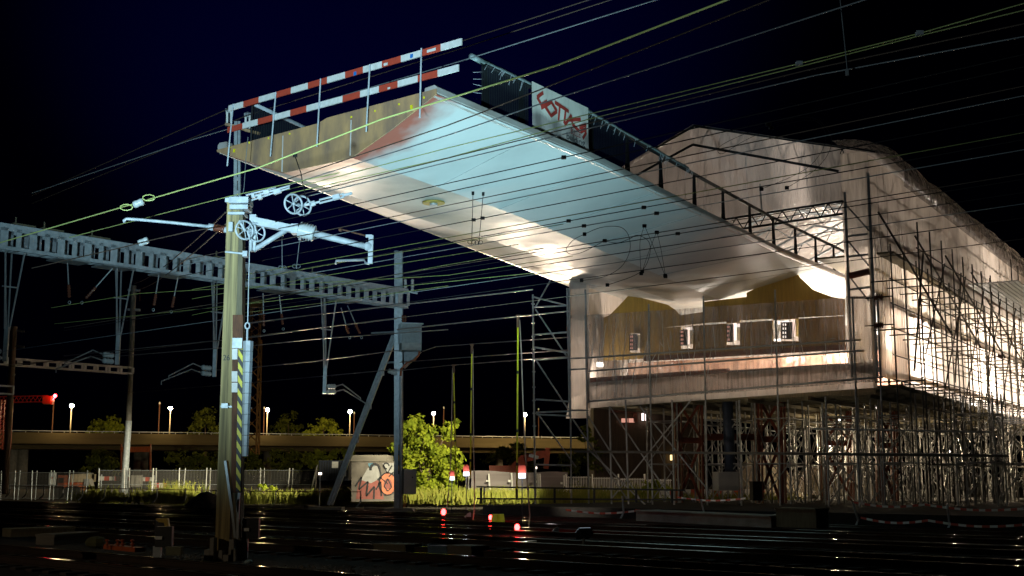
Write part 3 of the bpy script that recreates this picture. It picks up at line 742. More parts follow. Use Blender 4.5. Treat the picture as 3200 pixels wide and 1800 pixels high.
# ---- red steel support trestles and the blue column
def trestle(x0, x1, ytop, ybot, Y, label, mat=red_steel, w=.32):
    base = at((x0 + x1) / 2, ybot, Y); t = thing('steel_trestle', base, label, 'steel trestle')
    f = lambda x, y, d=0: at(x, y, Y + d)
    for x in (x0, x1):
        b = MB(); p, q = f(x + (ybot - ytop) * .015, ybot), f(x, ytop)
        b.bar(p, q, w * .25, w); b.bar(p + U_ * w / 2, q + U_ * w / 2, .04, w * 1.0); b.bar(p - U_ * w / 2, q - U_ * w / 2, .04, w * 1.0)
        b.build('column', mat, t)
    ym = (ytop + ybot) / 2 - 40
    b = MB(); b.bar(f(x0, ym), f(x1, ym), .2, .26); b.build('beam', mat, t)
    for a, c in (((x0, ytop + 5), (x1, ym - 5)), ((x1, ytop + 5), (x0, ym - 5)), ((x0, ym + 5), (x1, ybot - 20)), ((x1, ym + 5), (x0, ybot - 20))):
        b = MB(); b.bar(f(*a), f(*c), .12, .12); b.build('brace', mat, t)
    return t
trestle(2117, 2192, 1248, 1585, 58, 'red steel trestle left of the blue-grey column under the shed')
trestle(2368, 2440, 1236, 1590, 57, 'red steel trestle right of the blue-grey column under the shed')
trestle(2572, 2655, 1280, 1570, 64, 'dim red steel trestle beneath the right corner of the shed', w=.28)
trestle(2745, 2792, 1285, 1580, 62, 'dark red trestle beneath the glowing right wall', w=.28)
b = MB(); b.bar(at(2192, 1366, 57.6), at(2368, 1366, 57.4), .2, .3); b.build('tie_beam', red_steel, None, label='red steel beam tying two trestles together across the blue-grey column', cat='beam')
b = MB(); b.cyl(at(2283, 1480, 56.5), at(2272, 1235, 56.5), .25, n=16); b.build('round_column', blue_steel, None, smooth=True, label='thick blue-grey round steel column under the front of the shed', cat='column')
b = MB(); b.box(at(2268, 1504, 55.5), (.95, .7, .82), .2); b.box(at(2268, 1476, 55.5), (1.02, .76, .05), .2)
jb = b.build('junction_box', grey_cab, None, label='pale grey box mounted at the foot of the blue-grey column', cat='box')
b = MB(); b.box(at(2362, 1535, 55.), (.42, .4, .8), .2); b.box(at(2362, 1506, 55), (.46, .44, .05), .2); b.build('junction_box', dark_steel, None, label='small dark cabinet between the red trestle and the gravel heap', cat='box')
# ================================================================== timber catenary pole
YP = 26.2
pp_ = lambda x, y, d=0: at(x, y, YP + d)
CROSS = Vec((.645, .763, 0)); TRK = Vec((-.731, .682, 0))      # across / along the tracks
pole = thing('timber_catenary_pole', Vec((pp_(715, 1740).x, YP, 0)), 'weathered twin timber catenary pole with rusty plate and pale steel bracket at its top', 'catenary pole')
def timber(xa, ya, wa, xb, yb, wb, mat, d=0, depth=.3):
    p, q = pp_(xa, ya, d), pp_(xb, yb, d); k = YP / F
    b = MB(); b.bar(p, q, wa * k, depth, wb * k, depth * .85, up=Vec((0, 1, 0))); return b.build('timber', mat, pole)
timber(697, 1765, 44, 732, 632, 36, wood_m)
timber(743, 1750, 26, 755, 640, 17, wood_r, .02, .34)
b = MB()                                   # split grain ridge between the timbers
b.bar(pp_(716, 1600, -.1), pp_(746, 650, -.1), .05, .08); b.build('timber', wood_m, pole)
def plate(pts, mat, name, d=-.24, parent=None):
    b = MB(); b.prism([pp_(x, y, d) for x, y in pts], Vec((0, .02, 0))); return b.build(name, mat, parent or pole)
plate([(727, 984), (759, 984), (757, 1540), (722, 1540)], rust_m, 'rust_plate')
for y0, y1, x0 in ((1090, 1123, 725), (1160, 1193, 724), (1196, 1226, 724)):
    plate([(x0, y0), (742, y0), (742, y1), (x0, y1)], white_p, 'white_patch', -.262)
plate([(726, 1056), (757, 1056), (756, 1088), (725, 1088)], galv, 'white_patch', -.262)
def hazard(name, a, c, w, pitch, nv, mats, parent, right, slope=1.1):
    """striped board from a (top) to c (bottom), w wide along right"""
    L = (c - a).length; dn = (c - a).normalized(); b = MB(); k = -2
    while k * pitch < L + w * slope:
        for m, (u0, u1) in enumerate(((0, .5), (.5, 1))):
            b.m = m; pts = []
            y0, y1 = (k + u0) * pitch, (k + u1) * pitch
            for s, t in ((0, y0), (w, y0 + w * slope), (w, y1 + w * slope), (0, y1)):
                pts.append((s, min(L, max(0, t))))
            if max(p[1] for p in pts) - min(p[1] for p in pts) < 1e-4 or (pts[0][1] == pts[3][1] and pts[1][1] == pts[2][1]): continue
            b.poly([a + right * s + dn * t for s, t in pts])
        k += 1
    b.m = 1; bk = [a + nv * .012, c + nv * .012, c + right * w + nv * .012, a + right * w + nv * .012]; b.prism(bk, nv * .012)
    return b.build(name, mats, parent)
hazard('hazard_strip', pp_(745, 1090, -.3), pp_(737, 1536, -.3), .095, .275, Vec((0, 1, 0)), [yel_p, blk_p], pole, Vec((1, 0, 0)), 1.6)
text_on('26', .17, lambda x, y: pp_(696, 1126, -.155) + Vec((x, 0, y)), 'number', blk_p, pole, .9)
for y, x0, x1 in ((790, 704, 762), (1272, 690, 786)):
    b = MB(); b.bar(pp_(x0, y - 3, -.2), pp_(x1, y + 3, -.2), .03, .035); b.build('strap', galv, pole)
b = MB(); b.box(pp_(703, 1268, -.22), (.14, .08, .1)); b.build('clamp', galv, pole)
def crect(x0, y0, x1, y1, th, mat, name, parent, d=0):
    c = pp_((x0 + x1) / 2, (y0 + y1) / 2, d); k = YP / F
    b = MB(); b.box(c, (abs(x1 - x0) * k, th, abs(y1 - y0) * k)); return b.build(name, mat, parent)
for q in ((722, 622, 784, 642, .5), (708, 622, 726, 636, .3), (724, 646, 782, 660, .46), (718, 668, 770, 676, .4), (722, 700, 735, 730, .5)):
    crect(*q[:4], q[4], galv_pale, 'head_bracket', pole)
b = MB(); b.bar(pp_(790, 785), pp_(792, 672), .14, .14); b.box(pp_(768, 795, -.1), (.1, .2, .12)); b.build('hanger_bracket', galv_pale, pole)
# slender steel mast standing behind the timber pole, its head above the bridge end
YX = 42; px_ = lambda x, y, d=0: at(x, y, YX + d)
xm = thing('steel_mast', Vec((px_(735, 1500).x, YX, 0)), 'slender blue-grey twin channel mast rising behind the timber pole to the barrier', 'mast')
for x0, x1, w in ((731, 738, .14), (752, 748, .1)):
    b = MB(); b.bar(px_(x0 - 2, 1590), px_(x1, 380), w, .14, w * .8, .12); b.build('channel', galv, xm)
for y in (470, 560, 600):
    b = MB(); b.bar(px_(734, y), px_(750, y), .1, .12); b.build('batten', galv, xm)
ar = MB(); ar.bar(px_(704, 388), px_(732, 394), .1, .09); ar.bar(px_(765, 406), px_(812, 418), .1, .09); ar.bar(px_(728, 392), px_(770, 408, .1), .07, .07); arm = ar.build('cross_arm', rust_plate, xm)
for x, y0, y1 in ((716, 345, 386), (774, 358, 402)):
    b = MB(); k = px_(x, y0); q = px_(x, y1)
    for dx in (-.045, .045): b.cyl(q + Vec((dx * 1.6, 0, 0)), k + Vec((dx * 1.6, 0, 0)), .04, n=8)
    ins = b.build('post_insulator', white_p, arm)
    b = MB(); b.ball(k, .1, 8); b.bar(k - Vec((.12, 0, 0)), k + Vec((.12, 0, 0)), .1, .1); b.build('cap', galv, ins)
# cantilever to the right
cant = MB(); cant.bar(pp_(786, 690), pp_(945, 722), .2, .17, .17, .15); cb = cant.build('cantilever_beam', galv_pale, pole)
b = MB(); b.cyl(pp_(792, 782), pp_(900, 716), .055, n=10); b.build('stay', galv_pale, pole, smooth=True)
def insulator(p, q, r0, r1, n, mat, parent, name='insulator'):
    b = MB(); m = n * 2 + 1; b.tube([p.lerp(q, i / (m - 1)) for i in range(m)], [r1 if i % 2 else r0 for i in range(m)], 12); return b.build(name, mat, parent, smooth=True)
crect(912, 702, 934, 732, .25, galv_pale, 'end_clamp', pole)
insulator(pp_(934, 717), pp_(984, 731), .14, .19, 6, insul, pole)
b = MB(); b.cyl(pp_(984, 730), pp_(1152, 772), .075, .065); b.build('cantilever_tube', galv_pale, pole, smooth=True)
b = MB(); b.bar(pp_(1160, 736), pp_(1157, 824), .1, .08); b.ball(pp_(1150, 770), .1, 8); b.bar(pp_(1143, 738), pp_(1163, 738), .06, .06); dt = b.build('drop_arm', galv_pale, pole)
b = MB(); b.tube([pp_(1155, 825), pp_(1142, 822), pp_(1138, 812), pp_(1050, 815), pp_(1049, 826)], .028, 6); b.build('steady_arm', galv, dt)
b = MB(); b.cyl(pp_(1140, 736), pp_(1064, 716), .018, n=6); b.ball(pp_(1064, 717), .05, 6); b.build('link_rod', rust_m, dt)
# arm to the left with brown insulator
insulator(pp_(702, 718), pp_(668, 711), .055, .095, 5, insul_br, pole)
b = MB(); b.cyl(pp_(668, 711), pp_(652, 708), .075, n=10); b.cyl(pp_(702, 718), pp_(728, 722), .07, n=8); b.tube([pp_(655, 708), pp_(520, 694), pp_(430, 686), pp_(395, 684), pp_(387, 690), pp_(390, 695)], .035, 7); b.build('registration_arm', galv_pale, pole, smooth=True)
# struts at the foot and concrete sockets
for a, c in (((704, 1440), (726, 1600)), ((748, 1540), (742, 1600)), ((726, 1600), (735, 1680)), ((745, 1560), (741, 1725))):
    b = MB(); b.bar(pp_(*a, -.28), pp_(*c, -.28), .05, .05); b.build('foot_strut', galv, pole)
for q in ((645, 1716, 662, 1755), (663, 1680, 676, 1750), (690, 1718, 702, 1755), (702, 1732, 733, 1758), (728, 1716, 743, 1756), (722, 1684, 738, 1720)):
    c = pp_((q[0] + q[2]) / 2, q[1], -.35); k = YP / F
    b = MB(); w = (q[2] - q[0]) * k; b.prism([Vec((c.x - w / 2, c.y - .2, -.05)), Vec((c.x + w / 2, c.y - .2, -.05)), Vec((c.x + w * .42, c.y - .2, c.z)), Vec((c.x - w * .42, c.y - .2, c.z))], Vec((0, .3, 0))); b.build('socket', conc, pole)
# ---- spoked tensioning wheels
def wheel(name, c, r, parent, mat, axis=Vec((.62, -.78, 0))):
    axis = axis.normalized(); a, bb, d = frame(axis); b = MB()
    b.tube([c + a * r * math.cos(i * 6.28318 / 28) + bb * r * math.sin(i * 6.28318 / 28) for i in range(28)], r * .11, 8, closed=True)
    for i in range(6):
        t = i * math.pi / 3 + .3; b.tube([c, c + (a * math.cos(t) + bb * math.sin(t)) * r], r * .055, 6)
    b.cyl(c - axis * r * .25, c + axis * r * .25, r * .16, n=10)
    return b.build(name, mat, parent, smooth=True)
cw = pp_(764, 719, -.35)
def pulley(c1, c2, r, label, hook):
    t = thing('tension_wheel', (c1 + c2) / 2, label, 'tension wheel')
    wheel('wheel', c1, r, t, galv_pale); wheel('wheel', c2, r, t, galv_pale)
    b = MB(); b.cyl(c1, c2, r * .1, n=8)
    for p, q in hook: b.bar(p, q, .06, .045)
    b.build('yoke', galv_pale, t); return t
w1 = pulley(pp_(764, 719, -.3), pp_(801, 726, -.1), .2, 'pair of spoked tension wheels against the head of the timber pole', [(pp_(748, 690, -.3), pp_(764, 719, -.3)), (pp_(787, 692, -.1), pp_(801, 726, -.1))])
w2 = pulley(pp_(917, 637, -.3), pp_(945, 643, -.1), .21, 'pair of spoked tension wheels hanging in the wires below the bridge', [(pp_(945, 643, -.1), pp_(968, 638, -.1))])
b = MB(); b.tube([pp_(968, 640), pp_(985, 634)], .06, 6); b.cyl(pp_(985, 634), pp_(1000, 630), .025)
for d in (-5, 5): b.cyl(pp_(998, 630 + d), pp_(1075, 610 + d), .022, n=6)
b.bar(pp_(1040, 619), pp_(1062, 613), .12, .1); b.bar(pp_(1070, 612), pp_(1100, 604), .05, .05); b.build('turnbuckle', galv_pale, w2)
for n_, (a, c) in enumerate((((782, 627), (905, 587)), ((768, 620), (862, 592)))):
    t = MB(); p, q = pp_(*a), pp_(*c)
    t.cyl(p, q, .02, n=6); t.cyl(p + Vec((0, 0, .07)), q + Vec((0, 0, .05)), .02, n=6); m_ = p.lerp(q, .6); t.bar(m_, p.lerp(q, .78), .09, .09); t.bar(p.lerp(q, .2), p.lerp(q, .3), .09, .09)
    t.build('turnbuckle', galv_pale, None, label=('lower' if n_ == 0 else 'upper') + ' of the two turnbuckles running up from the head of the timber pole', cat='turnbuckle', group='turnbuckles at the pole head')
# ---- hanging counterweight
cwt = thing('counterweight', pp_(768, 1428, -.32), 'pale blue stacked counterweight hanging beside the hazard striped pole', 'counterweight')
nseg = 11
for i in range(nseg):
    f0, f1 = i / nseg, (i + .96) / nseg
    def ring(f):
        y = 1066 + (1427 - 1066) * f; xl = 759 - 4 * f; xr = 791 - 16 * f; w = (xr - xl) * YP / F
        c = pp_((xl + xr) / 2, y, -.3); return [c + Vec((w * x, w * y_, 0)) for x, y_ in ((-.5, .1), (-.12, -.38), (.3, -.34), (.5, .1), (.2, .45), (-.3, .45))]
    b = MB(); a = [b.vert(p) for p in ring(f0)]; c = [b.vert(p) for p in ring(f1)]
    for k in range(6): b.face((a[k], a[(k + 1) % 6], c[(k + 1) % 6], c[k]))
    b.face(a[::-1]); b.face(c); b.build('weight', galv_pale, cwt)
b = MB(); b.cyl(pp_(772, 1064, -.3), pp_(773, 1025, -.3), .022, n=6); b.tube([pp_(773, 1018, -.3) + Vec((.05 * math.cos(i * .785), 0, .07 * math.sin(i * .785))) for i in range(8)], .018, 6, closed=True)
b.tube([pp_(774, 1008, -.3), pp_(781, 730, -.25)], .012, 5); b.build('hanging_rod', galv_pale, cwt)

# ================================================================== first gantry
YM = 62
m_base = at(1246, 1592, YM); m_base.z = 0
mast = thing('steel_mast', m_base, 'tall H-section steel mast carrying a ribbed transformer box', 'mast')
am = lambda x, y, d=0: at(x, y, YM + d)
MB_ = MB(); k = YM / F
p, q = am(1245, 1588), am(1246, 786)
MB_.bar(p, q, .05, .36); MB_.bar(p + Vec((-.11, -.2, 0)), q + Vec((-.11, -.2, 0)), .19, .03); MB_.bar(p + Vec((.11, -.2, 0)), q + Vec((.11, -.2, 0)), .19, .03); MB_.bar(p + Vec((0, .2, 0)), q + Vec((0, .2, 0)), .42, .03); MB_.build('column', galv, mast)
b = MB(); b.prism([Vec((m_base.x + x, YM - .8, -.1)) for x in (-.9, .95)] + [Vec((m_base.x + x, YM - .8, am(1246, 1588).z)) for x in (.7, -.6)], Vec((0, 1.4, 0))); b.build('footing', conc, mast)
b = MB(); b.tube([am(1252, y, -.3) for y in (1590, 1400, 1180, 1175)], .065, 8); b.build('conduit', galv_pale, mast, smooth=True)
b = MB(); b.tube([am(1252, 1175, -.32), am(1253, 1155, -.32), am(1270, 1135, -.35), am(1295, 1125, -.4), am(1308, 1110, -.5), am(1310, 1098, -.5)], .055, 7); b.build('cable', M('orange_cable', (.45, .12, .04), .5), mast, smooth=True)
hazard('hazard_strip', am(1245, 1390, -.28), am(1244, 1482, -.28), .22, .5, Vec((0, 1, 0)), [M('amber_paint', (.7, .38, .02), .5), blk_p], mast, Vec((1, 0, 0)), 1.2)
tf = MB(); tf.box(am(1282, 1055, -.6), (1.0, .9, 1.35), .25); tb = tf.build('transformer', M('transformer_grey', (.42, .44, .42), .5, .1), mast)
f = MB()
for i in range(16): f.box(am(1282, 1048, -.6) + Matrix.Rotation(.25, 3, 'Z') @ Vec((-.46 + .061 * i, -.47, .08)), (.02, .06, 1.0), .25)
for i in range(9): f.box(am(1282, 1048, -.6) + Matrix.Rotation(.25, 3, 'Z') @ Vec((-.52, -.38 + .09 * i, .08)), (.06, .03, 1.0), .25)
f.build('cooling_fins', galv, tb)
f = MB(); f.box(am(1284, 1014, -.6), (1.12, 1., .06), .25); f.build('lid', galv_pale, tb)
for dx in (-.35, -.15): insulator(am(1272, 1012, -.6) + Vec((dx * .6, 0, .0)), am(1272, 985, -.6) + Vec((dx * .6, 0, 0)), .05, .08, 4, insul_br, tb, 'bushing')
f = MB(); f.prism([am(1262, 1100, -.3), am(1315, 1098, -.5), am(1262, 1150, -.3)], Vec((.02, .5, 0))); f.build('bracket', galv, mast)
f = MB(); f.box(am(1278, 1505, -.5), (.62, .5, 1.22), .3); cab = f.build('control_cabinet', grey_cab, mast)
f = MB(); f.cyl(am(1289, 1492, -.85), am(1289, 1492, -.8), .04); f.build('lock', dark_steel, cab)
for i in range(3):
    f = MB(); x = 1262 + i * 5; f.tube([am(x, 1545, -.5), am(x + 2, 1565, -.5), am(x - 1, 1585, -.5)], .03, 5); f.build('cable', orange_p if i < 2 else wire_dk, mast)
br = MB(); br.bar(am(1240, 1042), am(1036, 1578, -1.5), .14, .3, .14, .3, Vec((0, 1, 0))); br.build('raking_brace', galv, mast)
br = MB(); br.bar(am(1228, 1050, -.2), am(1026, 1578, -1.7), .14, .3, .14, .3, Vec((0, 1, 0))); br.build('raking_brace', galv, mast)
for i in range(5):
    a = am(1230 - 40 * i - 8, 1062 + 105 * i, -.3 * i - .2); f = MB(); f.bar(a, a + Vec((.25, .2, 0)), .12, .2); f.build('batten', galv, mast)
f = MB(); f.box(at(1020, 1587, 60) - Vec((0, 0, .1)), (1.6, 1.2, .3)); f.build('footing', conc, mast)
arm2 = MB(); arm2.bar(am(1255, 905), am(1305, 918), .1, .08); a2 = arm2.build('insulator_arm', galv, mast)
for x in (1267, 1289): insulator(am(x, 910), am(x, 872), .06, .09, 4, white_p, a2, 'post_insulator')
f = MB(); f.bar(am(1262, 868), am(1318, 868), .04, .04); f.build('bar', rust_m, a2)
for y, x0, x1 in ((1037, 1160, 1235), (1131, 1195, 1235)):
    f = MB(); f.cyl(am(x0, y + 4), am(x1, y), .05, n=6); f.build('dead_end', galv, mast)
insulator(am(1213, 1158, -.3), am(1240, 1168, -.2), .1, .13, 3, insul, mast)
# the vierendeel beam
gA = am(1262, 955); gA.z = 10.25
gdir = Vec((-.645, -.763, 0)); GL = 27
gn = Vec((gdir.y, -gdir.x, 0)).normalized()
gantry = thing('gantry_beam', gA + gdir * 10, 'long grey box beam with square openings spanning the tracks from the steel mast', 'gantry beam')
HH, DD = .86, .62
def ladder(off, name):
    b = MB(); o = gn * off
    for z, h in ((HH - .09, .26), (-.0, .12)):
        b.bar(gA + o + Vec((0, 0, z)), gA + gdir * GL + o + Vec((0, 0, z)), .02, h)
    s = 0; i = 0
    while s < GL:
        w = .3 if i % 2 else .2
        b.bar(gA + gdir * s + o + Vec((0, 0, .05)), gA + gdir * s + o + Vec((0, 0, HH - .1)), w, .02, up=gn); s += .58; i += 1
    return b.build(name, galv_pale, gantry)
ladder(-DD / 2, 'side_frame'); ladder(DD / 2, 'side_frame')
b = MB(); 
for off in (-DD / 2 + .06, DD / 2 - .06): b.bar(gA + gn * off - Vec((0, 0, .07)), gA + gdir * GL + gn * off - Vec((0, 0, .07)), .12, .02)
s = 0
while s < GL: b.bar(gA + gdir * s - gn * DD / 2 - Vec((0, 0, .07)), gA + gdir * s + gn * DD / 2 - Vec((0, 0, .07)), .12, .02); s += 1.16
b.build('bottom_frame', galv_pale, gantry)
b = MB(); b.bar(gA + Vec((0, 0, HH + .05)), gA + gdir * GL + Vec((0, 0, HH + .05)), DD, .02); b.build('top_plate', galv_pale, gantry)
def gpt(px, z):                             # point of the gantry plane under image column px
    q = onplane(px, 900, gA, gA + gdir * GL); return Vec((q.x, q.y, z))
for px, zt_ in ((30, 6.0), (378, 6.2), (680, 6.0), (1022, 5.6)):
    base = gpt(px, gA.z - .1); b = MB(); lo = Vec((base.x, base.y, zt_ + 1.2)); 
    for s_ in (-.38, -.13, .13, .38): b.tube([base + gdir * s_ + gn * .25 * (1 if abs(s_) < .2 else -1), lo + gdir * s_ * .25], .032, 5)
    b.bar(lo + Vec((0, 0, .1)), Vec((base.x, base.y, zt_)), .16, .12); b.bar(base.lerp(lo, .45) - gdir * .3, base.lerp(lo, .45) + gdir * .3, .05, .05)
    hg = b.build('drop_post', galv, gantry)
    e = Vec((base.x, base.y, zt_ + .1)); sg = 1 if px < 900 else -1
    for dz, ln in ((.25, 1.1), (0, 1.45)):
        insulator(e + gdir * .2 * sg + Vec((0, 0, dz)), e + gdir * .65 * sg + Vec((0, 0, dz + .02)), .09, .12, 3, insul, hg)
        b = MB(); b.tube([e + gdir * .65 * sg + Vec((0, 0, dz + .02)), e + gdir * (.9 + .2 * ln) * sg + Vec((0, 0, dz + .15)), e + gdir * (1.2 + ln) * sg + Vec((0, 0, dz - .45)), e + gdir * (1.2 + ln) * sg + Vec((0, 0, dz - .6))], .03, 5); b.build('steady_arm', scaf_m, hg)
def dropper(px, y0, px1, y1):
    a = gpt(px, 0); Yg = a.y; p, q = at(px, y0, Yg), at(px1, y1, Yg); d = (q - p)
    b = MB(); b.cyl(p, p + d * .55, .025, n=6); dr = b.build('hanger_rod', galv, gantry)
    insulator(p + d * .55, p + d * .88, .04, .075, 5, insul_br, dr)
    b = MB(); b.tube([q + Vec((.05 * math.cos(i * .785), 0, .06 * math.sin(i * .785))) for i in range(8)], .014, 5, closed=True); b.build('eye', galv, dr)
for q in ((211, 822, 217, 945), (352, 838, 256, 946), (497, 858, 479, 968), (556, 868, 535, 974), (822, 916, 825, 1034), (873, 922, 885, 1028), (1066, 962, 1093, 1055), (1086, 955, 1130, 1055)): dropper(*q)
for px in (210, 350, 525, 860, 1075):
    a = gpt(px, gA.z - .13); b = MB(); b.bar(a - gdir * .7, a + gdir * .7, DD + .3, .05); b.build('hanger_plate', galv, gantry)
for px in (60, 150, 300, 690, 990):
    a = gpt(px, gA.z + HH + .12); b = MB(); b.box(a, (.9, .3, .1), math.atan2(gdir.y, gdir.x)); b.cyl(a + gdir * .3, a + gdir * .3 + Vec((0, 0, .3)), .03, n=6); b.build('walkway_board', wood_r, gantry)
# ================================================================== second, smaller gantry further back
Y2 = 92
m2 = thing('concrete_mast', Vec((at(392, 1560, Y2).x, Y2, 0)), 'slim pale mast with two short cross arms left of the timber pole', 'mast')
rod('shaft', at(386, 1545, Y2), at(402, 1315, Y2), .24, galv_pale, m2, 10); rod('shaft', at(402, 1315, Y2), at(418, 893, Y2), .2, conc, m2, 10)
for y in (906, 967):
    b = MB(); b.bar(at(400, y, Y2), at(438, y + 2, Y2), .18, .16); ca_ = b.build('cross_arm', galv_pale, m2)
    if y < 950:
        b = MB(); b.tube([at(437, y + 4, Y2), at(437, y + 35, Y2)], .05, 6); b.build('insulator', insul_br, ca_)
m3 = thing('concrete_mast', Vec((at(18, 1560, 80).x, 80, 0)), 'brownish mast with short cross arms at the far left edge', 'mast')
rod('shaft', at(15, 1545, 80), at(44, 1020, 80), .2, M('brown_mast', (.24, .16, .1), .8), m3, 10)
for y in (1033, 1081, 1169):
    b = MB(); b.bar(at(30, y - 2, 80), at(76 - (30 if y > 1100 else 0), y + 3, 80), .14, .14); b.build('cross_arm', conc, m3)
g2a = at(410, 1168, Y2); g2d = gdir; g2 = thing('gantry_beam', g2a + gdir * 8, 'small pale ladder beam reaching left from the slim mast', 'gantry beam')
b = MB(); n2 = gn
for z in (0, .44): 
    for o in (-.2, .2): b.bar(g2a + n2 * o + Vec((0, 0, z)), g2a + gdir * 20 + n2 * o + Vec((0, 0, z)), .03, .13)
for i in range(21):
    for o in (-.2, .2): b.bar(g2a + gdir * i * .98 + n2 * o, g2a + gdir * i * .98 + n2 * o + Vec((0, 0, .44)), .2, .03, up=n2)
b.build('ladder_frame', white_p, g2)
g3a = at(40, 1232, 80); b = MB()
for z in (0, .5): b.bar(g3a + Vec((0, 0, z)), g3a + gdir * 6 + Vec((0, 0, z)), .3, .1)
for i in range(7): b.bar(g3a + gdir * i, g3a + gdir * i + Vec((0, 0, .5)), .1, .2)
b.build('gantry_beam', galv_pale, None, label='end of a short pale beam on the brownish far left mast', cat='gantry beam')
# ================================================================== overhead wires
def catenary(pts, r, sag=0., n=24):
    """a wire through 3-D points, hanging a little between them"""
    out = []
    for i in range(len(pts) - 1):
        for k in range(n):
            f = k / n; p = pts[i].lerp(pts[i + 1], f); p.z -= sag * 4 * f * (1 - f); out.append(p)
    out.append(pts[-1]); return out
def wire(pxs, z, r, mat, label, D=True, group='overhead wires strung above the tracks', sag=0.):
    k = 1.2422 if D else 1.
    q = [(x * k, y * k) for x, y in pxs]
    A, Bq = atz(*q[0], z), atz(*q[-1], z)
    pts = [A] + [onplane(x, y, A, Bq) for x, y in q[1:-1]] + [Bq]
    if q[-1][0] > 3190 or q[-1][1] < 0: pts.append(pts[-1] + (pts[-1] - pts[-2]).normalized() * 30)   # runs on past the camera
    if q[0][0] < 1: pts.insert(0, pts[0] + (pts[0] - pts[1]).normalized() * 40)
    d0 = (pts[1] - pts[0]).normalized()
    b = MB(); b.tube(catenary(pts, r, sag, 10), r, 6, caps=False)
    o = b.build('overhead_wire', mat, None, origin=A, smooth=True, label=label, cat='wire', group=group)
    return o, pts
def clamp(o, p, s=.05, mat=None):
    b = MB(); b.box(p, (s * 1.6, s * 1.6, s)); b.build('clamp', mat or galv, o)
wy, wpts = wire([(-60, 628), (380, 500), (650, 422), (960, 300), (1400, 165), (1880, -20)], 8.0, .015, wire_yg, 'thick bright yellow-green wire running over the bridge nose to the top of the photo')
c0 = at(433, 633, wpts[2].y); 
insulator(at(418, 641, wpts[2].y), at(448, 629, wpts[2].y), .075, .085, 2, insul, wy)
for x, y in ((395, 648), (465, 618)):
    b = MB(); c = at(x, y, wpts[2].y); b.tube([c + Vec((.14 * math.cos(t * .7), 0, .07 * math.sin(t * .7))) for t in range(9)], .012, 5, closed=True); b.build('wire_loop', wire_yg, wy)
wire([(80, 492), (575, 273)], 14.5, .018, wire_br, 'dim brown wire descending left from the upper insulator of the slender mast')
wire([(80, 512), (622, 290)], 14.2, .018, wire_br, 'dim brown wire descending left from the lower insulator of the slender mast')
wire([(575, 273), (1160, 104), (1480, 0), (1560, -26)], 14.5, .015, wire_br, 'upper of two brown wires passing between the striped boards')
wire([(622, 290), (1160, 122), (1510, 8), (1560, -8)], 14.2, .015, wire_br, 'lower of two brown wires passing between the striped boards')
wire([(80, 486), (480, 352), (1155, 155), (1700, -16)], 12.5, .015, wire_pale, 'pale wire emerging from the end of the lower striped board')
wire([(720, 452), (1127, 315), (1212, 283), (1980, -18)], 8.6, .012, wire_br, 'rust brown wire passing over the left end of the dark netting')
wire([(705, 472), (1127, 340), (1408, 245), (2230, -18)], 8.4, .012, wire_pale, 'grey wire crossing the upper part of the banner')
o1, q1 = wire([(720, 478), (1127, 372), (1481, 287), (2010, 160), (2313, 84), (2640, -10)], 8.2, .0095, wire_y3, 'upper of the twin yellow-green wires above the banner')
o2, q2 = wire([(730, 486), (1127, 397), (1481, 300), (2010, 168), (2313, 90), (2640, 10)], 8.1, .0095, wire_y3, 'lower of the twin yellow-green wires above the banner')
for p in (q1[3], q1[4]): clamp(o1, p, .06)
wire([(730, 496), (1400, 330), (2050, 172), (2640, 46)], 7.9, .011, wire_br, 'brown wire from which the vertical hanger drops at the upper right')
wire([(735, 503), (1400, 342), (2050, 190), (2640, 80)], 7.8, .011, wire_pale, 'blue-grey wire next below the brown wire with the vertical hanger')
hp = onplane(2648, 236, atz(1740, 410, 7.9), atz(3280, 57, 7.9))
b = MB(); b.tube([hp, hp + Vec((0, 0, .1))], .03, 6); b.tube([hp + Vec((0, 0, .1)), hp + Vec((-.02, 0, .5)), hp + Vec((-.12, 0, 2.2))], .007, 5)
hg = b.build('wire_hanger', wire_pale, None, label='thin vertical hanger with a small clamp in the dark sky at the upper right', cat='hanger')
def fam(y, x0, x1, z, r, mat, label, vx=-2700, clampx=()):
    f = lambda x: 1490 + (y - 1490) * (x - vx) / (1600 - vx)
    o, pts = wire([(x0, f(x0)), (x1, f(x1))], z, r, mat, label, D=False, sag=.0)
    for cx in clampx: clamp(o, onplane(cx, f(cx), pts[0], pts[-1]), .05, wire_dk)
    return o, pts
ordn = ['topmost', 'second', 'third', 'fourth', 'fifth', 'sixth', 'seventh', 'eighth', 'ninth', 'tenth', 'eleventh', 'twelfth', 'thirteenth', 'fourteenth', 'fifteenth', 'sixteenth', 'seventeenth', 'eighteenth']
FAM = [(528, 860, 3260, wire_dk, 6.9, (1762,)), (556, 870, 3260, wire_dk, 6.9, ()), (600, 560, 3260, wire_br, 6.8, ()), (622, 560, 3260, wire_dk, 6.8, ()), (664, 560, 3260, wire_dk, 6.6, (1480, 1508)),
       (706, 760, 3260, wire_yg, 6.4, ()), (722, 940, 3260, wire_dk, 6.4, (1777, 2012)), (745, 940, 3260, wire_dk, 6.3, (1825, 2052)), (800, 200, 3260, wire_br, 6.3, ()), (812, 200, 3260, wire_dk, 6.3, (2118,)),
       (842, 700, 3260, wire_dk, 6.2, ()), (868, 0, 3260, wire_dk, 6.1, ()), (900, 700, 3260, wire_dk, 6.1, ()), (948, 0, 3260, wire_br, 6.0, ())]
for i, (y, x0, x1, m_, z, cl) in enumerate(FAM):
    fam(y, x0, x1, z, .0085, wire_y2 if m_ is wire_yg else (wire_pale if i in (3, 7, 11) else m_), f'thin wire crossing the bridge soffit, {ordn[i]} in the fan from the top', clampx=cl)
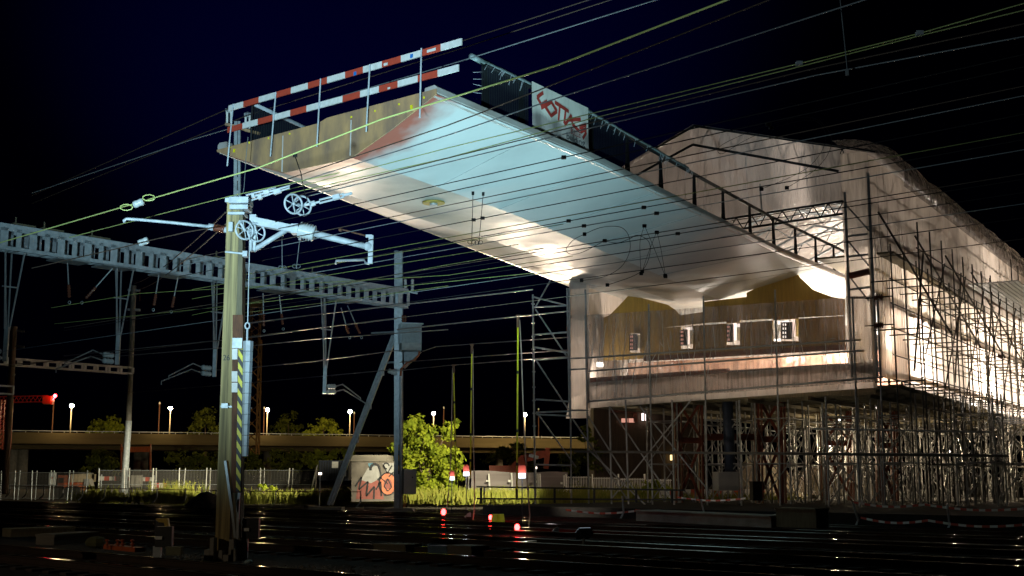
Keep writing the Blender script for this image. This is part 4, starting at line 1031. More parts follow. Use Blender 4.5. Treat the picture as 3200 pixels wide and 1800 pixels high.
LOW = [((600, 905), (1050, 823), (1600, 728), (1760, 700)), ((600, 934), (957, 871), (1230, 826), (1620, 764)), ((600, 985), (942, 913), (1389, 829), (1700, 776)), ((160, 962), (435, 917), (1400, 800 + 60), (1790, 800)),
       ((758, 978), (1004, 947), (1400, 893)), ((170, 1012), (700, 958), (1240, 896), (1665, 853))]
for i, p in enumerate(LOW):
    wire(p, 6.4, .0085, wire_y2, f'yellow-green wire in the dark left of the shed, {ordn[i]} from the top', D=False)
CON = [((700, 1020), (817, 1004), (1000, 982), (1665, 905)), ((200, 1112), (805, 1052), (1000, 1024), (1240, 996)), ((0, 1142), (810, 1078), (1004, 1058), (1400, 1030)), ((1240, 1030), (1314, 1022), (1619, 989), (1780, 972)),
       ((560, 1165), (792, 1148), (990, 1128), (1240, 1095)), ((1320, 1098), (1363, 1083), (1673, 1061), (1775, 1054)), ((400, 1228), (792, 1195), (1035, 1173), (1240, 1154)), ((1230, 1160), (1401, 1142), (1687, 1120), (1775, 1114)), ((1250, 1132), (1711, 1098), (1775, 1094))]
CL = ['copper wire leaving the timber pole just under the box beam', 'copper wire beneath the box beam, second below it', 'copper wire beneath the box beam, third below it', 'bright copper wire carrying the longest yellow earthing pole',
      'dim copper wire in the gap above the brightest copper wire', 'copper wire carrying the middle yellow earthing pole', 'brightest copper wire, lowest of those between timber pole and steel mast', 'lowest copper wire right of the steel mast, carrying the short earthing pole', 'dull copper wire just above the lowest one right of the steel mast']
for p, l in zip(CON, CL): wire(p, 6.6, .02 if 'right' in l or 'longest' in l else .017, wire_cu, l, D=False)
ws, wp = wire([(217, 742), (723, 612), (1060, 540)], 7.6, .01, wire_y3, 'olive wire passing just over the head of the timber pole', D=False)
wl, wp = wire([(100, 838), (404, 768), (448, 756), (590, 724), (660, 712)], 6.9, .013, wire_br, 'wire with a pale insulator ending at the brown insulator of the timber pole', D=False)
insulator(at(434, 761, wp[1].y), at(463, 750, wp[1].y), .075, .085, 2, insul, wl)
for i, (a, c) in enumerate((((419, 886), (704, 664)), ((430, 905), (706, 700)))):
    b = MB(); p, q = at(*a, Y2), at(*c, YP); b.tube(catenary([p, q], .01, .3), .018, 5); b.build('stay_wire', wire_br, None, label=('upper' if i == 0 else 'lower') + ' of two brown stay wires from the slim mast up to the timber pole', cat='wire', group='stay wires to the timber pole')
b = MB(); p = at(778, 420, YP); b.tube([at(775, 428, 33), at(768, 500, 33), at(763, 580, 33), at(760, 605, 33)], .01, 5); b.build('wire_hanger', wire_pale, None, label='thin hanger wire falling past the nose plate beside the slender mast', cat='hanger')
b = MB(); b.tube([at(922, 488, 26), at(940, 540, 26), at(948, 585, 26), at(960, 625, 26)], .012, 5); b.box(at(922, 486, 26), (.09, .05, .07)); b.build('wire_hanger', wire_dk, None, label='thin hanger from the bright green wire to the tension wheels', cat='hanger')
for i, (x0, y0, x1, y1) in enumerate(((881, 735, 882, 845), (937, 745, 926, 840), (1478, 604, 1474, 765), (1510, 606, 1496, 766))):
    b = MB(); p, q = at(x0, y0, 27), at(x1, y1, 27); b.tube([p, q], .008, 5)
    for s_ in (-1, 1): b.tube([q + Vec((s_ * (.045 + .045 * math.cos(t * .9)), 0, .06 + .045 * math.sin(t * .9))) for t in range(7)], .007, 4, closed=True)
    b.box(p, (.06, .04, .08)); b.build('wire_hanger', wire_dk if i > 1 else wire_pale, None, label=('left' if i % 2 == 0 else 'right') + ' one of two looped hangers ' + ('below the cantilever of the timber pole' if i < 2 else 'before the pale strip of the bridge soffit'), cat='hanger')
# jumper loops
def loop(pxs, Y, r, mat, label, D=True):
    k = 1.2422 if D else 1; P_ = [at(x * k, y * k, Y) for x, y in pxs]; out = []
    for i in range(len(P_) - 1):
        p0, p1, p2, p3 = P_[max(0, i - 1)], P_[i], P_[i + 1], P_[min(len(P_) - 1, i + 2)]
        for j in range(8):
            t = j / 8; out.append(.5 * ((2 * p1) + (p2 - p0) * t + (2 * p0 - 5 * p1 + 4 * p2 - p3) * t * t + (3 * p1 - p0 - 3 * p2 + p3) * t ** 3))
    out.append(P_[-1]); b = MB(); b.tube(out, r * .5, 6); o = b.build('jumper_cable', mat, None, smooth=True, label=label, cat='cable', group='looping jumper cables')
    for p in (P_[0], P_[-1]):
        c = MB(); c.box(p, (.08, .06, .07)); c.build('clamp', wire_dk, o)
c5 = lambda pts: [(1600 + x / 3.22, 650 + y / 3.22) for x, y in pts]
loop(c5(((730, 265), (620, 320), (545, 420), (600, 465), (720, 440), (930, 330))), 27, .014, wire_dk, 'small dark cable loop hanging before the pale soffit strip', False)
loop(c5(((730, 262), (900, 195), (1080, 190), (1170, 270), (1185, 430), (1100, 590), (930, 690), (700, 730))), 27, .014, wire_dk, 'large dark cable loop sweeping down across the bridge soffit', False)
loop(c5(((935, 330), (1060, 352), (1180, 310), (1265, 275), (1370, 330), (1390, 440), (1340, 590), (1230, 680), (960, 775))), 27, .014, wire_dk, 'second dark cable loop, right of the large one on the soffit', False)
for i, pts in enumerate((((1330, 180), (1290, 330), (1290, 500), (1300, 660)), ((1335, 180), (1420, 380), (1540, 680)), ((1455, 245), (1380, 430), (1310, 640)), ((1460, 245), (1500, 420), (1545, 690)))):
    loop(c5(pts), 27.5, .012, wire_dk, 'dark connecting cable dropping below the bridge, ' + ['leftmost of four', 'second of four', 'third of four', 'rightmost of four'][i], False)
c6 = lambda pts: [(1900 + x / 2.576, 350 + y / 2.576) for x, y in pts]
loop(c6(((1300, 100), (1530, 45), (1680, 60), (1790, 180), (1780, 320), (1660, 470), (1440, 610))), 26, .012, wire_dk, 'upper of two big dark cable loops in front of the shed gable', False)
loop(c6(((1310, 130), (1600, 65), (1720, 110), (1750, 240), (1660, 400), (1500, 510), (1235, 620))), 26, .012, wire_dk, 'lower of two big dark cable loops in front of the shed gable', False)
loop(c6(((1285, 100), (1000, 220), (890, 290), (920, 335), (1100, 230), (1320, 130))), 26, .011, wire_dk, 'flat dark cable loop crossing the ridge of the shed gable', False)
# small tension insulators in front of the right wall
for i, (x0, y0, x1, y1) in enumerate(((2704, 933, 2790, 925), (2703, 1019, 2795, 1013))):
    p, q = at(x0, y0, 33), at(x1, y1, 33); b = MB(); b.tube([p, q], .018, 5); o = b.build('string_insulator', wire_dk, None, label=('upper' if i == 0 else 'lower') + ' dark ribbed insulator before the right corner of the shed', cat='insulator')
    insulator(p.lerp(q, .3), p.lerp(q, .62), .03, .09, 5, insul_br, o, 'ribs')
# ================================================================== earthing poles
def earthing(xt, yt, xb, yb, Y, label, cab, boxp, boxlab, boxY):
    t = thing('earthing_pole', at(xb, yb, Y), label, 'earthing pole', 'yellow earthing poles hooked on the wires')
    p, q = at(xt, yt, Y), at(xb, yb, Y); k = Y / F
    rod('rod', q, p.lerp(q, .06), .028, yel_p, t, 8)
    b = MB(); b.bar(p, p.lerp(q, .06), .09, .07); b.bar(p + Vec((-.07, 0, .03)), p + Vec((.07, 0, .03)), .05, .06); b.build('clamp', rust_m, t)
    for f in (.3, .62, .8):
        b = MB(); c = p.lerp(q, f); b.cyl(c, c - Vec((0, 0, .1)), .036, n=8); b.build('collar', blk_p, t)
    b = MB(); b.cyl(q, q - (q - p).normalized() * .35, .04, n=8); b.build('handle', blk_p, t)
    b = MB(); b.tube([at(x, y, Y + (-2.) * i / len(cab)) for i, (x, y) in enumerate(cab)], .02, 6); b.build('cable', M('pale_cable', (.6, .42, .34), .5, 0, bump=0) if 'pale_cable' not in bpy.data.materials else bpy.data.materials['pale_cable'], t, smooth=True)
    x0, y0, x1, y1, ym = boxp; kk = boxY / F; c = at((x0 + x1) / 2, (y0 + ym) / 2, boxY)
    lt = thing('inspection_light', c, boxlab, 'light', 'red topped inspection lights by the earthing poles')
    b = MB(); b.box(c, ((x1 - x0) * kk, .25, (ym - y0) * kk)); b.box(c + Vec((0, 0, (ym - y0) * kk / 2 + .02)), ((x1 - x0) * kk * .7, .2, .05)); b.build('housing', red_p, lt)
    b = MB(); b.box(at((x0 + x1) / 2, (ym + y1) / 2 + 1, boxY), ((x1 - x0) * kk * .95, .2, (y1 - ym) * kk)); b.build('lamp_face', lamp_c, lt)
    b = MB(); b.tube([c + Vec((0, .14, .15)), Vec((c.x, c.y + .16, .0))], .018, 6); b.build('stake', dark_steel, lt)
earthing(1619, 990, 1615, 1562, 40, 'longest yellow earthing pole, beside the left scaffold bay', [(1624, 1000), (1630, 1120), (1634, 1250), (1642, 1420), (1650, 1540), (1656, 1610), (1652, 1650), (1662, 1665)], (1620, 1455, 1643, 1493, 1478), 'red topped light with bright face right of the longest yellow pole', 42)
earthing(1475, 1080, 1469, 1525, 46, 'middle yellow earthing pole, right of the leafy tree', [(1478, 1090), (1479, 1250), (1480, 1400), (1483, 1520), (1482, 1590), (1478, 1624)], (1448, 1456, 1466, 1486, 1474), 'red topped light with bright face left of the middle yellow pole', 48)
earthing(1417, 1143, 1426, 1516, 52, 'shortest yellow earthing pole, in front of the leafy tree', [(1414, 1150), (1412, 1300), (1408, 1450), (1400, 1560), (1394, 1600)], (1404, 1474, 1420, 1499, 1489), 'red topped light with bright face before the leafy tree', 53)
# ================================================================== ground and tracks
def structure(b, name, mat, **k): return b.build(name, mat, None, origin=(0, 0, 0), kind='structure', **k)
b = MB(); b.poly([(-500, -60, 0), (500, -60, 0), (500, 700, 0), (-500, 700, 0)]); structure(b, 'ground', ballast)
NRM = Vec((.682, .731, 0))
DT = [12.0, 17.9, 22.4, 27.0, 31.4, 35.6]
TL_ = ['railway track nearest the camera, in front of the timber pole', 'railway track just behind the timber pole', 'third railway track back from the camera', 'fourth railway track back, under the bridge nose', 'fifth railway track back, with the red lanterns', 'farthest railway track, before the platform edge and the weeds']
for d, lab in zip(DT, TL_):
    o0 = NRM * d; tr = thing('railway_track', o0, lab, 'railway track', 'railway tracks in the yard')
    for g in (-.75, .75):
        a, c = o0 + NRM * g - TRK * 45, o0 + NRM * g + TRK * 120
        b = MB(); prof = [(-.075, .0), (.075, 0), (.06, .025), (.012, .04), (.012, .125), (.036, .135), (.036, .162), (.026, .172), (-.026, .172), (-.036, .162), (-.036, .135), (-.012, .125), (-.012, .04), (-.06, .025)]
        q = [a + NRM * x + Vec((0, 0, z + .03)) for x, z in prof]; n = len(q); ext = c - a
        A_i = [b.vert(p) for p in q]; B_i = [b.vert(p + ext) for p in q]
        for i in range(n):
            b.m = 1 if i in (6, 7, 8) else 0; b.face((A_i[i], A_i[(i + 1) % n], B_i[(i + 1) % n], B_i[i]))
        b.m = 0; b.build('rail', [rail_rust, rail_m], tr)
    b = MB()
    for i in range(150): b.box(o0 + TRK * (-40 + i * .64) + Vec((0, 0, .015)), (2.5, .24, .06), math.atan2(NRM.y, NRM.x))
    o = b.build('sleepers', sleeper_m, tr); o['kind'] = 'stuff'
# loose stones in patches that catch the light
b = MB()
for cx, cy, n, sx_, sy_ in ((560, 1742, 130, 70, 9), (880, 1660, 150, 120, 8), (1050, 1668, 90, 100, 6), (1010, 1785, 200, 160, 14), (2100, 1790, 260, 260, 8), (1960, 1772, 120, 90, 8), (2900, 1760, 120, 120, 12), (600, 1655, 120, 90, 6), (1300, 1705, 140, 80, 8), (200, 1618, 60, 90, 5), (2300, 1690, 120, 200, 5)):
    for i in range(n):
        p = atz(rnd.gauss(cx, sx_ * .6), cy + rnd.uniform(-1, 1) * sy_, .03); s_ = rnd.uniform(.02, .06)
        k = [p + Vec((rnd.uniform(-1, 1), rnd.uniform(-1, 1), rnd.uniform(-.3, 1))) * s_ for _ in range(4)]
        i4 = [b.vert(x) for x in k]
        for f in ((0, 1, 2), (0, 2, 3), (0, 3, 1), (1, 3, 2)): b.face([i4[x] for x in f])
b.build('gravel', M('ballast_stone', (.3, .27, .24), .9, 0, (.14, .12, .11), 8), None, origin=(0, 0, 0), kind='stuff', label='loose pale ballast stones between the dark tracks')
# platform edge at the right and the low wall with slabs
pe = Vec((5.0, 46.5, 0))
b = MB(); R_ = Matrix((TRK, NRM, Vec((0, 0, 1)))).transposed()
b.box(pe - TRK * 14 + NRM * 11.5 + Vec((0, 0, .26)), (46, 22, .52), R=R_); structure(b, 'platform', M('platform_asphalt', (.035, .033, .03), .95, 0, (.02, .019, .018), 3, spec=.1))
def blk(x0, y0, x1, y1, Y, dp, mat, name, label, cat, rz=-.75, group=None, bev=.0):
    c = at((x0 + x1) / 2, (y0 + y1) / 2, Y); k = Y / F; w, h = (x1 - x0) * k, (y1 - y0) * k
    b = MB(); b.box(c, (w, dp, h), rz * 0)
    b.box(c + Vec((0, 0, h / 2 + .012)), (w * 1.03, dp * 1.03, .024))
    return b.build(name, mat, None, label=label, cat=cat, group=group)
b = MB(); a, c = at(2018, 1612, 40), at(2440, 1632, 36); b.bar(a, c, .9, .3); b.bar(a + Vec((0, 0, .17)), c + Vec((0, 0, .17)), 1., .04); b.build('concrete_kerb', conc, None, label='long pale concrete kerb block in front of the red trestles', cat='kerb')
b = MB(); a, c = at(2444, 1618, 36), at(2570, 1622, 35); b.bar(a, c, .6, .5); b.bar(a + Vec((0, 0, .27)), c + Vec((0, 0, .27)), .7, .05); b.build('timber_box', wood_r, None, label='brownish timber box at the right end of the pale kerb', cat='box')
# ================================================================== viaduct and its lamps
VA, VB = Vec((at(-300, 1400, 170).x, 170, 0)), Vec((at(1750, 1400, 205).x, 205, 0)); VB2 = VA + (VB - VA) * 1.05
vd = (VB - VA).normalized(); vn = Vec((vd.y, -vd.x, 0))
via = thing('road_viaduct', VA.lerp(VB, .4), 'long lamp-lit concrete road viaduct on piers across the background', 'viaduct')
zt = 7.95
b = MB(); prof = [(-1, zt), (-1.0, zt - 1.55), (-.4, zt - 1.7), (.2, zt - 1.75), (.2, zt - 2.3), (9, zt - 2.3), (9, zt - .2)]
q0 = [VA + vn * -x + Vec((0, 0, z)) for x, z in prof]; 
b.prism([VA + vn * (-x) * 1 + Vec((0, 0, z)) for x, z in prof], VB2 - VA); b.build('deck', road_m, via)
b = MB(); b.bar(VA + vn * .9 + Vec((0, 0, zt + .25)), VB2 + vn * .9 + Vec((0, 0, zt + .25)), .08, .1); 
for i in range(60): p = VA.lerp(VB2, i / 60) + vn * .9; b.bar(p + Vec((0, 0, zt - .1)), p + Vec((0, 0, zt + .3)), .08, .08)
b.build('guard_rail', galv, via)
for px in (38, 70, 430, 450, 835, 1180, 1560):
    q = onplane(px, 1450, VA - vn * 4, VB - vn * 4); b = MB(); b.cyl(Vec((q.x, q.y, -.2)), Vec((q.x, q.y, zt - 2.2)), .62 if px > 200 else .75, n=14); b.build('pier', conc if px < 100 else conc_dk, via, smooth=True)
LAMPS = [(224, 1268, 1352), (533, 1276, 1357), (836, 1281, 1359), (1094, 1286, 1363), (1355, 1292, 1366), (1640, 1296, 1370), (1900, 1299, 1375)]
LW = ['leftmost of the lit street lamps on the viaduct', 'lit street lamp just left of the timber pole', 'lit street lamp just right of the timber pole', 'lit street lamp beside the raking brace of the steel mast', 'lit street lamp above the leafy tree', 'lit street lamp between earthing pole and scaffold bay', 'lit street lamp shining through the scaffold under the shed']
sun_l = []
for (px, y0, y1), lab in zip(LAMPS, LW):
    q = onplane(px, y0, VA - vn * 1.2, VB - vn * 1.2) if px < 1500 else at(px, y0, 195)
    t = thing('street_lamp', Vec((q.x, q.y, zt - .4)), lab, 'street lamp', 'lit street lamps along the viaduct')
    b = MB(); b.tube([Vec((q.x, q.y, zt - .6)), q + Vec((0, 0, .1))], [.11, .06], 8); b.build('pole', M('lamp_pole', (.3, .26, .2), .6) if 'lamp_pole' not in bpy.data.materials else bpy.data.materials['lamp_pole'], t, smooth=True)
    b = MB(); b.ball(q, .3, 12, .85); b.build('lamp_head', sodium, t, smooth=True)
    sun_l.append(q)
for i, (px, y0, y1) in enumerate(((168, 1253, 1352), (499, 1260, 1357), (826, 1275, 1359), (1107, 1290, 1363), (1387, 1274, 1366), (1683, 1279, 1370))):
    q = at(px, y0, 182 + px * .018); t = thing('street_lamp', Vec((q.x, q.y, zt - .4)), 'thin unlit mast on the viaduct, ' + ['leftmost', 'second', 'third', 'fourth', 'fifth', 'rightmost'][i] + ' of the row', 'street lamp', 'unlit masts along the viaduct')
    b = MB(); b.tube([Vec((q.x, q.y, zt - .6)), q], .09, 6); b.build('pole', rust_m, t); b = MB(); b.ball(q, .14, 8, 1.6); b.build('lamp_head', white_p, t)
# ================================================================== trees and bushes
def tree(name, base, blobs, n, size, leaf, label, cat='tree', trunk_r=.18, limbs=4, group=None, flat=.7):
    t = thing(name, base, label, cat, group); base = Vec(base)
    top = max(blobs, key=lambda q: q[0].z)[0]; cen = sum((q[0] for q in blobs), Vec((0, 0, 0))) / len(blobs)
    b = MB(); mid = base.lerp(cen, .6) + Vec((.1, 0, 0)); b.tube([base - Vec((0, 0, .1)), base.lerp(mid, .5) + Vec((.08, 0, 0)), mid, cen.lerp(top, .5)], [trunk_r, trunk_r * .8, trunk_r * .55, trunk_r * .2], 8)
    for c, r in blobs[:limbs]: b.tube([base.lerp(mid, .6), mid.lerp(c, .5) - Vec((0, 0, .1)), c], [trunk_r * .45, trunk_r * .28, .03], 6)
    b.build('trunk', bark, t, smooth=True)
    b = MB(); tot = sum(r ** 2 for c, r in blobs)
    for c, r in blobs:
        k = max(4, int(n * r * r / tot)); clumps = [c + Vec((rnd.gauss(0, 1), rnd.gauss(0, 1), rnd.gauss(0, 1))).normalized() * r * rnd.uniform(.55, 1.02) for _ in range(max(5, k // 26))]
        for i in range(k):
            cc = rnd.choice(clumps); p = cc + Vec((rnd.gauss(0, 1), rnd.gauss(0, 1), rnd.gauss(0, flat))) * r * .17
            nrm = ((p - c).normalized() + Vec((rnd.uniform(-1, 1), rnd.uniform(-1, 1), rnd.uniform(-.4, 1.2))) * .8).normalized()
            a, u, _ = frame(nrm); th = rnd.uniform(0, 6.28); s_ = size * rnd.uniform(.6, 1.3)
            x = (a * math.cos(th) + u * math.sin(th)) * s_; y = (u * math.cos(th) - a * math.sin(th)) * s_ * .62
            b.poly([p - x, p + y - x * .1, p + x, p - y - x * .1])
    b.build('crown', leaf, t); return t
def blob(px, py, pr, Y, dY=0): return (at(px, py, Y + dY), pr * Y / F)
YT = 74
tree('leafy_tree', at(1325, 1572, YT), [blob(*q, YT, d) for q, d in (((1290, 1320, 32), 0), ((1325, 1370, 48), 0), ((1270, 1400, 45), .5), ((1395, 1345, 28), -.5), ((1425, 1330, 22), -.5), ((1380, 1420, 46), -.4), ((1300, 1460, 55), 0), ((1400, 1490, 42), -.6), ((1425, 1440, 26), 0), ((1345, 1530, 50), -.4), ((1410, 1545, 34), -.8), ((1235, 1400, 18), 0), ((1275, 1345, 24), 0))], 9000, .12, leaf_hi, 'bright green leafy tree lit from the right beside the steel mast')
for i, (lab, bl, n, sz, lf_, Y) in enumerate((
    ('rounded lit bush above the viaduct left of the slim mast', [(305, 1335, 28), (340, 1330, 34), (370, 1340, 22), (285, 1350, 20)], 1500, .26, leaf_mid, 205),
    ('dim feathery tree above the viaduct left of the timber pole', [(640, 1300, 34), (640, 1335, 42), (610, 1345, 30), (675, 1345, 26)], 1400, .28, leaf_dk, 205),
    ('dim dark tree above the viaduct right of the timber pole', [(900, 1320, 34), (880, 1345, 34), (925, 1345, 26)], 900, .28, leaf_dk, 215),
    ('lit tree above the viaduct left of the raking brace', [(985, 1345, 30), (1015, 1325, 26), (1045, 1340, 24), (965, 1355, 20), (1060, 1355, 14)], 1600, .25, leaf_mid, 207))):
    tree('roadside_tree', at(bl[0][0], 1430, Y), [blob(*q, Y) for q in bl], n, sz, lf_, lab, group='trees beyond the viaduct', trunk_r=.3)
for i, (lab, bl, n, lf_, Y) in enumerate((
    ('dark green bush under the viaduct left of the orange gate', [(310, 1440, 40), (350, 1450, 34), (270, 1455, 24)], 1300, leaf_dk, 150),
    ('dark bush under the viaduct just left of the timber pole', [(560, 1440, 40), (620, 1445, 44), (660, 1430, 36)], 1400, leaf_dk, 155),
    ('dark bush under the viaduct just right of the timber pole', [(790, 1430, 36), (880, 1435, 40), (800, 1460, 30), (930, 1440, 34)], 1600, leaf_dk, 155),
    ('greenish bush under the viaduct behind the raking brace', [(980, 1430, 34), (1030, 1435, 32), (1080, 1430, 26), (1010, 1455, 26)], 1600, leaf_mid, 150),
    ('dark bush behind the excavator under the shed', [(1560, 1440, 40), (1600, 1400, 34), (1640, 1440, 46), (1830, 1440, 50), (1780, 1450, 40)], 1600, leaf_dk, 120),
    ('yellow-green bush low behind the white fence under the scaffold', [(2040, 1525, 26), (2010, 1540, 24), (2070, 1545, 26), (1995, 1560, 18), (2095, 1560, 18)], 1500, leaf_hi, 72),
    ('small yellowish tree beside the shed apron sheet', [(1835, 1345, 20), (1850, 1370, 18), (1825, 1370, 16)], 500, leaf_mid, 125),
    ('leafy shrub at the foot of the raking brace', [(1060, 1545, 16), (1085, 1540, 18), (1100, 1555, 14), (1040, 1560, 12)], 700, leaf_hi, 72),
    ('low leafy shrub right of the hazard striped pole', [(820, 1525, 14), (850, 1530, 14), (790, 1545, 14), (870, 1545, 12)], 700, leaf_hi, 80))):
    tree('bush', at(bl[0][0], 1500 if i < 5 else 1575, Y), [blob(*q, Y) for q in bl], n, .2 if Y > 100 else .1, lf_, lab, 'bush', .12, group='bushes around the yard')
# weeds
b = MB()
def tuft(px, py, Y, h, n, w):
    base = at(px, py, Y)
    for i in range(n):
        p = base + Vec((rnd.gauss(0, w), rnd.gauss(0, .5), 0)); hh = h * rnd.uniform(.4, 1.15); ln = Vec((rnd.uniform(-.35, .35), rnd.uniform(-.2, .2), 1)) * hh; s_ = rnd.uniform(.018, .045)
        m_ = p + ln * .5; b.poly([p - Vec((s_, 0, 0)), p + Vec((s_, 0, 0)), m_ + Vec((s_ * .8, 0, 0)), p + ln + Vec((rnd.uniform(-.1, .1), 0, 0)), m_ - Vec((s_ * .8, 0, 0))])
        if rnd.random() < .4:
            q = p + ln * rnd.uniform(.4, .95); s2 = rnd.uniform(.05, .1); d = Vec((rnd.uniform(-1, 1), rnd.uniform(-.5, .5), rnd.uniform(-.2, .8))).normalized() * s2; e = Vec((-d.z, 0, d.x)) * .5
            b.poly([q, q + d + e, q + d * 2, q + d - e])
for i in range(190):
    px = rnd.uniform(265, 1230); hgt = .55 + .55 * (noise.noise(Vec((px * .012, 1, 0))) + .3)
    if 300 < px < 330: hgt += .3
    tuft(px, rnd.uniform(1562, 1576), 77 + rnd.uniform(-2, 4), max(.3, hgt), 24, .5)
for i in range(34): tuft(rnd.uniform(500, 600), 1572, 80, 1.4, 8, .5)
for i in range(200):
    px = rnd.uniform(1230, 2110); tuft(px, rnd.uniform(1558, 1578), 74 + rnd.uniform(-3, 3), .75 + .5 * noise.noise(Vec((px * .02, 5, 0))), 24, .45)
for i in range(60): tuft(rnd.uniform(2100, 2480), 1582, 66, .7, 18, .6)
b.build('weeds', weed_m, None, origin=(0, 0, 0), kind='stuff', label='tall weeds and grass along the far edge of the yard')
b = MB(); b.grid(lambda s, t: Vec((0, 0, 0)) + at(560 + 170 * s, 1582, 62 + 5 * t) * 1 + Vec((0, 0, -at(600, 1582, 62).z + max(0, 1.0 * math.sin(math.pi * s) * math.sin(math.pi * t) + .12 * noise.noise(Vec((s * 9, t * 6, 0)))))), 20, 10); b.build('earth_mound', earth_m, None, label='dark low mound of earth left of the timber pole', cat='mound', smooth=True)
# gravel heaps behind the trestles
def heap(x0, x1, ytop, ybase, Y, label):
    a, c = at(x0, ybase, Y), at(x1, ybase, Y); h = (ybase - ytop) * Y / F; b = MB()
    b.grid(lambda s, t: a.lerp(c, s) + Vec((0, 8 * (t - .5), h * max(0, math.sin(math.pi * min(1, s * 1.15)) ** .7 * math.sin(math.pi * t) ** .6) + .25 * noise.noise(Vec((s * 14, t * 9, 1))) * math.sin(math.pi * t) - .1)), 40, 14)
    return b.build('gravel_heap', gravel_m, None, label=label, cat='heap', smooth=True)
heap(2290, 2500, 1405, 1545, 84, 'pale heap of gravel behind the red trestle'); heap(2430, 2780, 1455, 1540, 92, 'longer, lower heap of gravel further right under the shed')
# ================================================================== fences
def fence_run(p0, p1, n, h, label, net, lean=0., mat=white_p, cat='fence', pr=.045):
    p0, p1 = Vec(p0), Vec(p1); t = thing('mesh_fence', p0, label, cat)
    for i in range(n + 1):
        p = p0.lerp(p1, i / n); rod('post', p - Vec((0, 0, .1)), p + Vec((rnd.uniform(-lean, lean), 0, h)), pr, mat, t, 6)
        if 0 < i < n: rod('post', p + Vec((.3, 0, -.1)), p + Vec((.3 + rnd.uniform(-lean, lean), 0, h)), pr * .8, mat, t, 6)
    for i in range(n):
        a, c = p0.lerp(p1, i / n), p0.lerp(p1, (i + 1) / n); b = MB()
        b.poly([a + Vec((0, 0, .1)), c + Vec((0, 0, .1)), c + Vec((0, 0, h * .93)), a + Vec((0, 0, h * .93))])
        w = b.build('mesh_panel', net, t)
        b = MB()
        for z in (.12, h * .5, h * .93): b.bar(a + Vec((0, 0, z)), c + Vec((0, 0, z)), .03, .035)
        
        for e_ in (a, c): b.bar(e_ + Vec((0, 0, .1)), e_ + Vec((0, 0, h * .94)), .03, .03)
        b.build('frame', galv, w)
    return t
def gp(px, Y): q = at(px, 1500, Y); return Vec((q.x, Y, 0))
fence_run(gp(310, 90), gp(985, 88), 8, 2.35, 'wire mesh fence with pale posts behind the weeds and the timber pole', net_fence, .15)
fence_run(gp(-60, 96), gp(270, 92), 6, 2.2, 'darker wire mesh fence at the far left before the site vehicles', net_fence, .1, galv)
b = MB(); b.cyl(gp(965, 86), at(992, 1452, 86), .05, n=6); b.build('leaning_post', white_p, None, label='single leaning white post at the end of the mesh fence', cat='post')
# grey hoarding and picket gate right of the tree
hoard = thing('hoarding', gp(1620, 84), 'grey sheet hoarding with white posts right of the leafy tree', 'hoarding')
b = MB(); b.grid(lambda s, t: gp(1455 + 320 * s, 84) + Vec((0, 0, .1 + t * (2.0 - .1 * s + .06 * math.sin(s * 9)))), 20, 2); b.build('sheet', M('hoarding_grey', (.3, .27, .27), .8, 0, (.2, .17, .17), .8, (.2, .2, 3)), hoard)
for x0, y0, x1, y1 in ((1467, 1470, 1467, 1545), (1527, 1480, 1532, 1540), (1598, 1478, 1602, 1548), (1680, 1480, 1684, 1550), (1687, 1480, 1690, 1550), (1762, 1485, 1764, 1555), (1769, 1485, 1772, 1555)):
    rod('post', at(x1, y1 + 10, 83.5), at(x0, y0, 83.5), .07, white_p, hoard, 6)
for x, y in ((1523, 1503), (1592, 1503), (1674, 1505), (1755, 1510)):
    b = MB(); b.box(at(x, y, 83.3), (.16, .1, .14)); b.build('reflector', white_p, hoard)
pick = thing('picket_fence', gp(1880, 80), 'white bar fence panels seen through the scaffold legs', 'fence')
for i in range(4):
    x0 = 1772 + i * 82; b = MB()
    for j in range(15):
        x = x0 + 5 + j * 5.1; a = gp(x, 80); b.bar(a + Vec((0, 0, .25)), a + Vec((0, 0, 1.75 - i * .06)), .045, .03)
    for z in (.3, 1.68 - i * .06): b.bar(gp(x0, 80) + Vec((0, 0, z)), gp(x0 + 81, 80) + Vec((0, 0, z)), .05, .05)
    b.build('bar_panel', white_p, pick)
    rod('post', gp(x0, 79.8), gp(x0 - 4, 79.8) + Vec((0, 0, 1.9)), .06, white_p, pick, 6)
# dark railing on the platform
rl_ = thing('railing', atz(1500, 1590, .5), 'dark two-bar steel railing on the platform before the hoarding', 'railing')
YR = 57
for y0, y1 in ((1521, 1532), (1558, 1562)):
    rod('rail', at(1490, y0, YR), at(2140, y1, YR - 4), .04, dark_steel, rl_, 6)
for x in (1503, 1513, 1733, 1857, 1988, 2100):
    b = MB(); f = (x - 1490) / 650; b.bar(at(x, 1572, YR - 4 * f), at(x, 1524 + 8 * f, YR - 4 * f), .1 if x != 1513 else .06, .1); b.build('post', dark_steel, rl_)
# low hand rail with curved feet at the left
lr = thing('railing', gp(330, 72), 'low dark wire railing with curved pale stanchions along the far left track', 'railing')
fx = (30, 83, 137, 197, 258, 327, 403, 490, 580, 675, 756, 862, 1127)
for i, x in enumerate(fx):
    Y = 70 - i * .5; p = at(x, 1514 + i * 1.6, Y); q = at(x - 14, 1553 + i * 2.6, Y)
    b = MB(); b.tube([p, at(x, 1538 + i * 2.2, Y), at(x - 4, 1545 + i * 2.4, Y), q], .035, 6); b.build('stanchion', galv, lr)
b = MB(); b.tube([at(x, 1518 + i * 1.6, 70 - i * .5) for i, x in enumerate(fx)], .022, 5); b.build('rail', rust_m, lr)
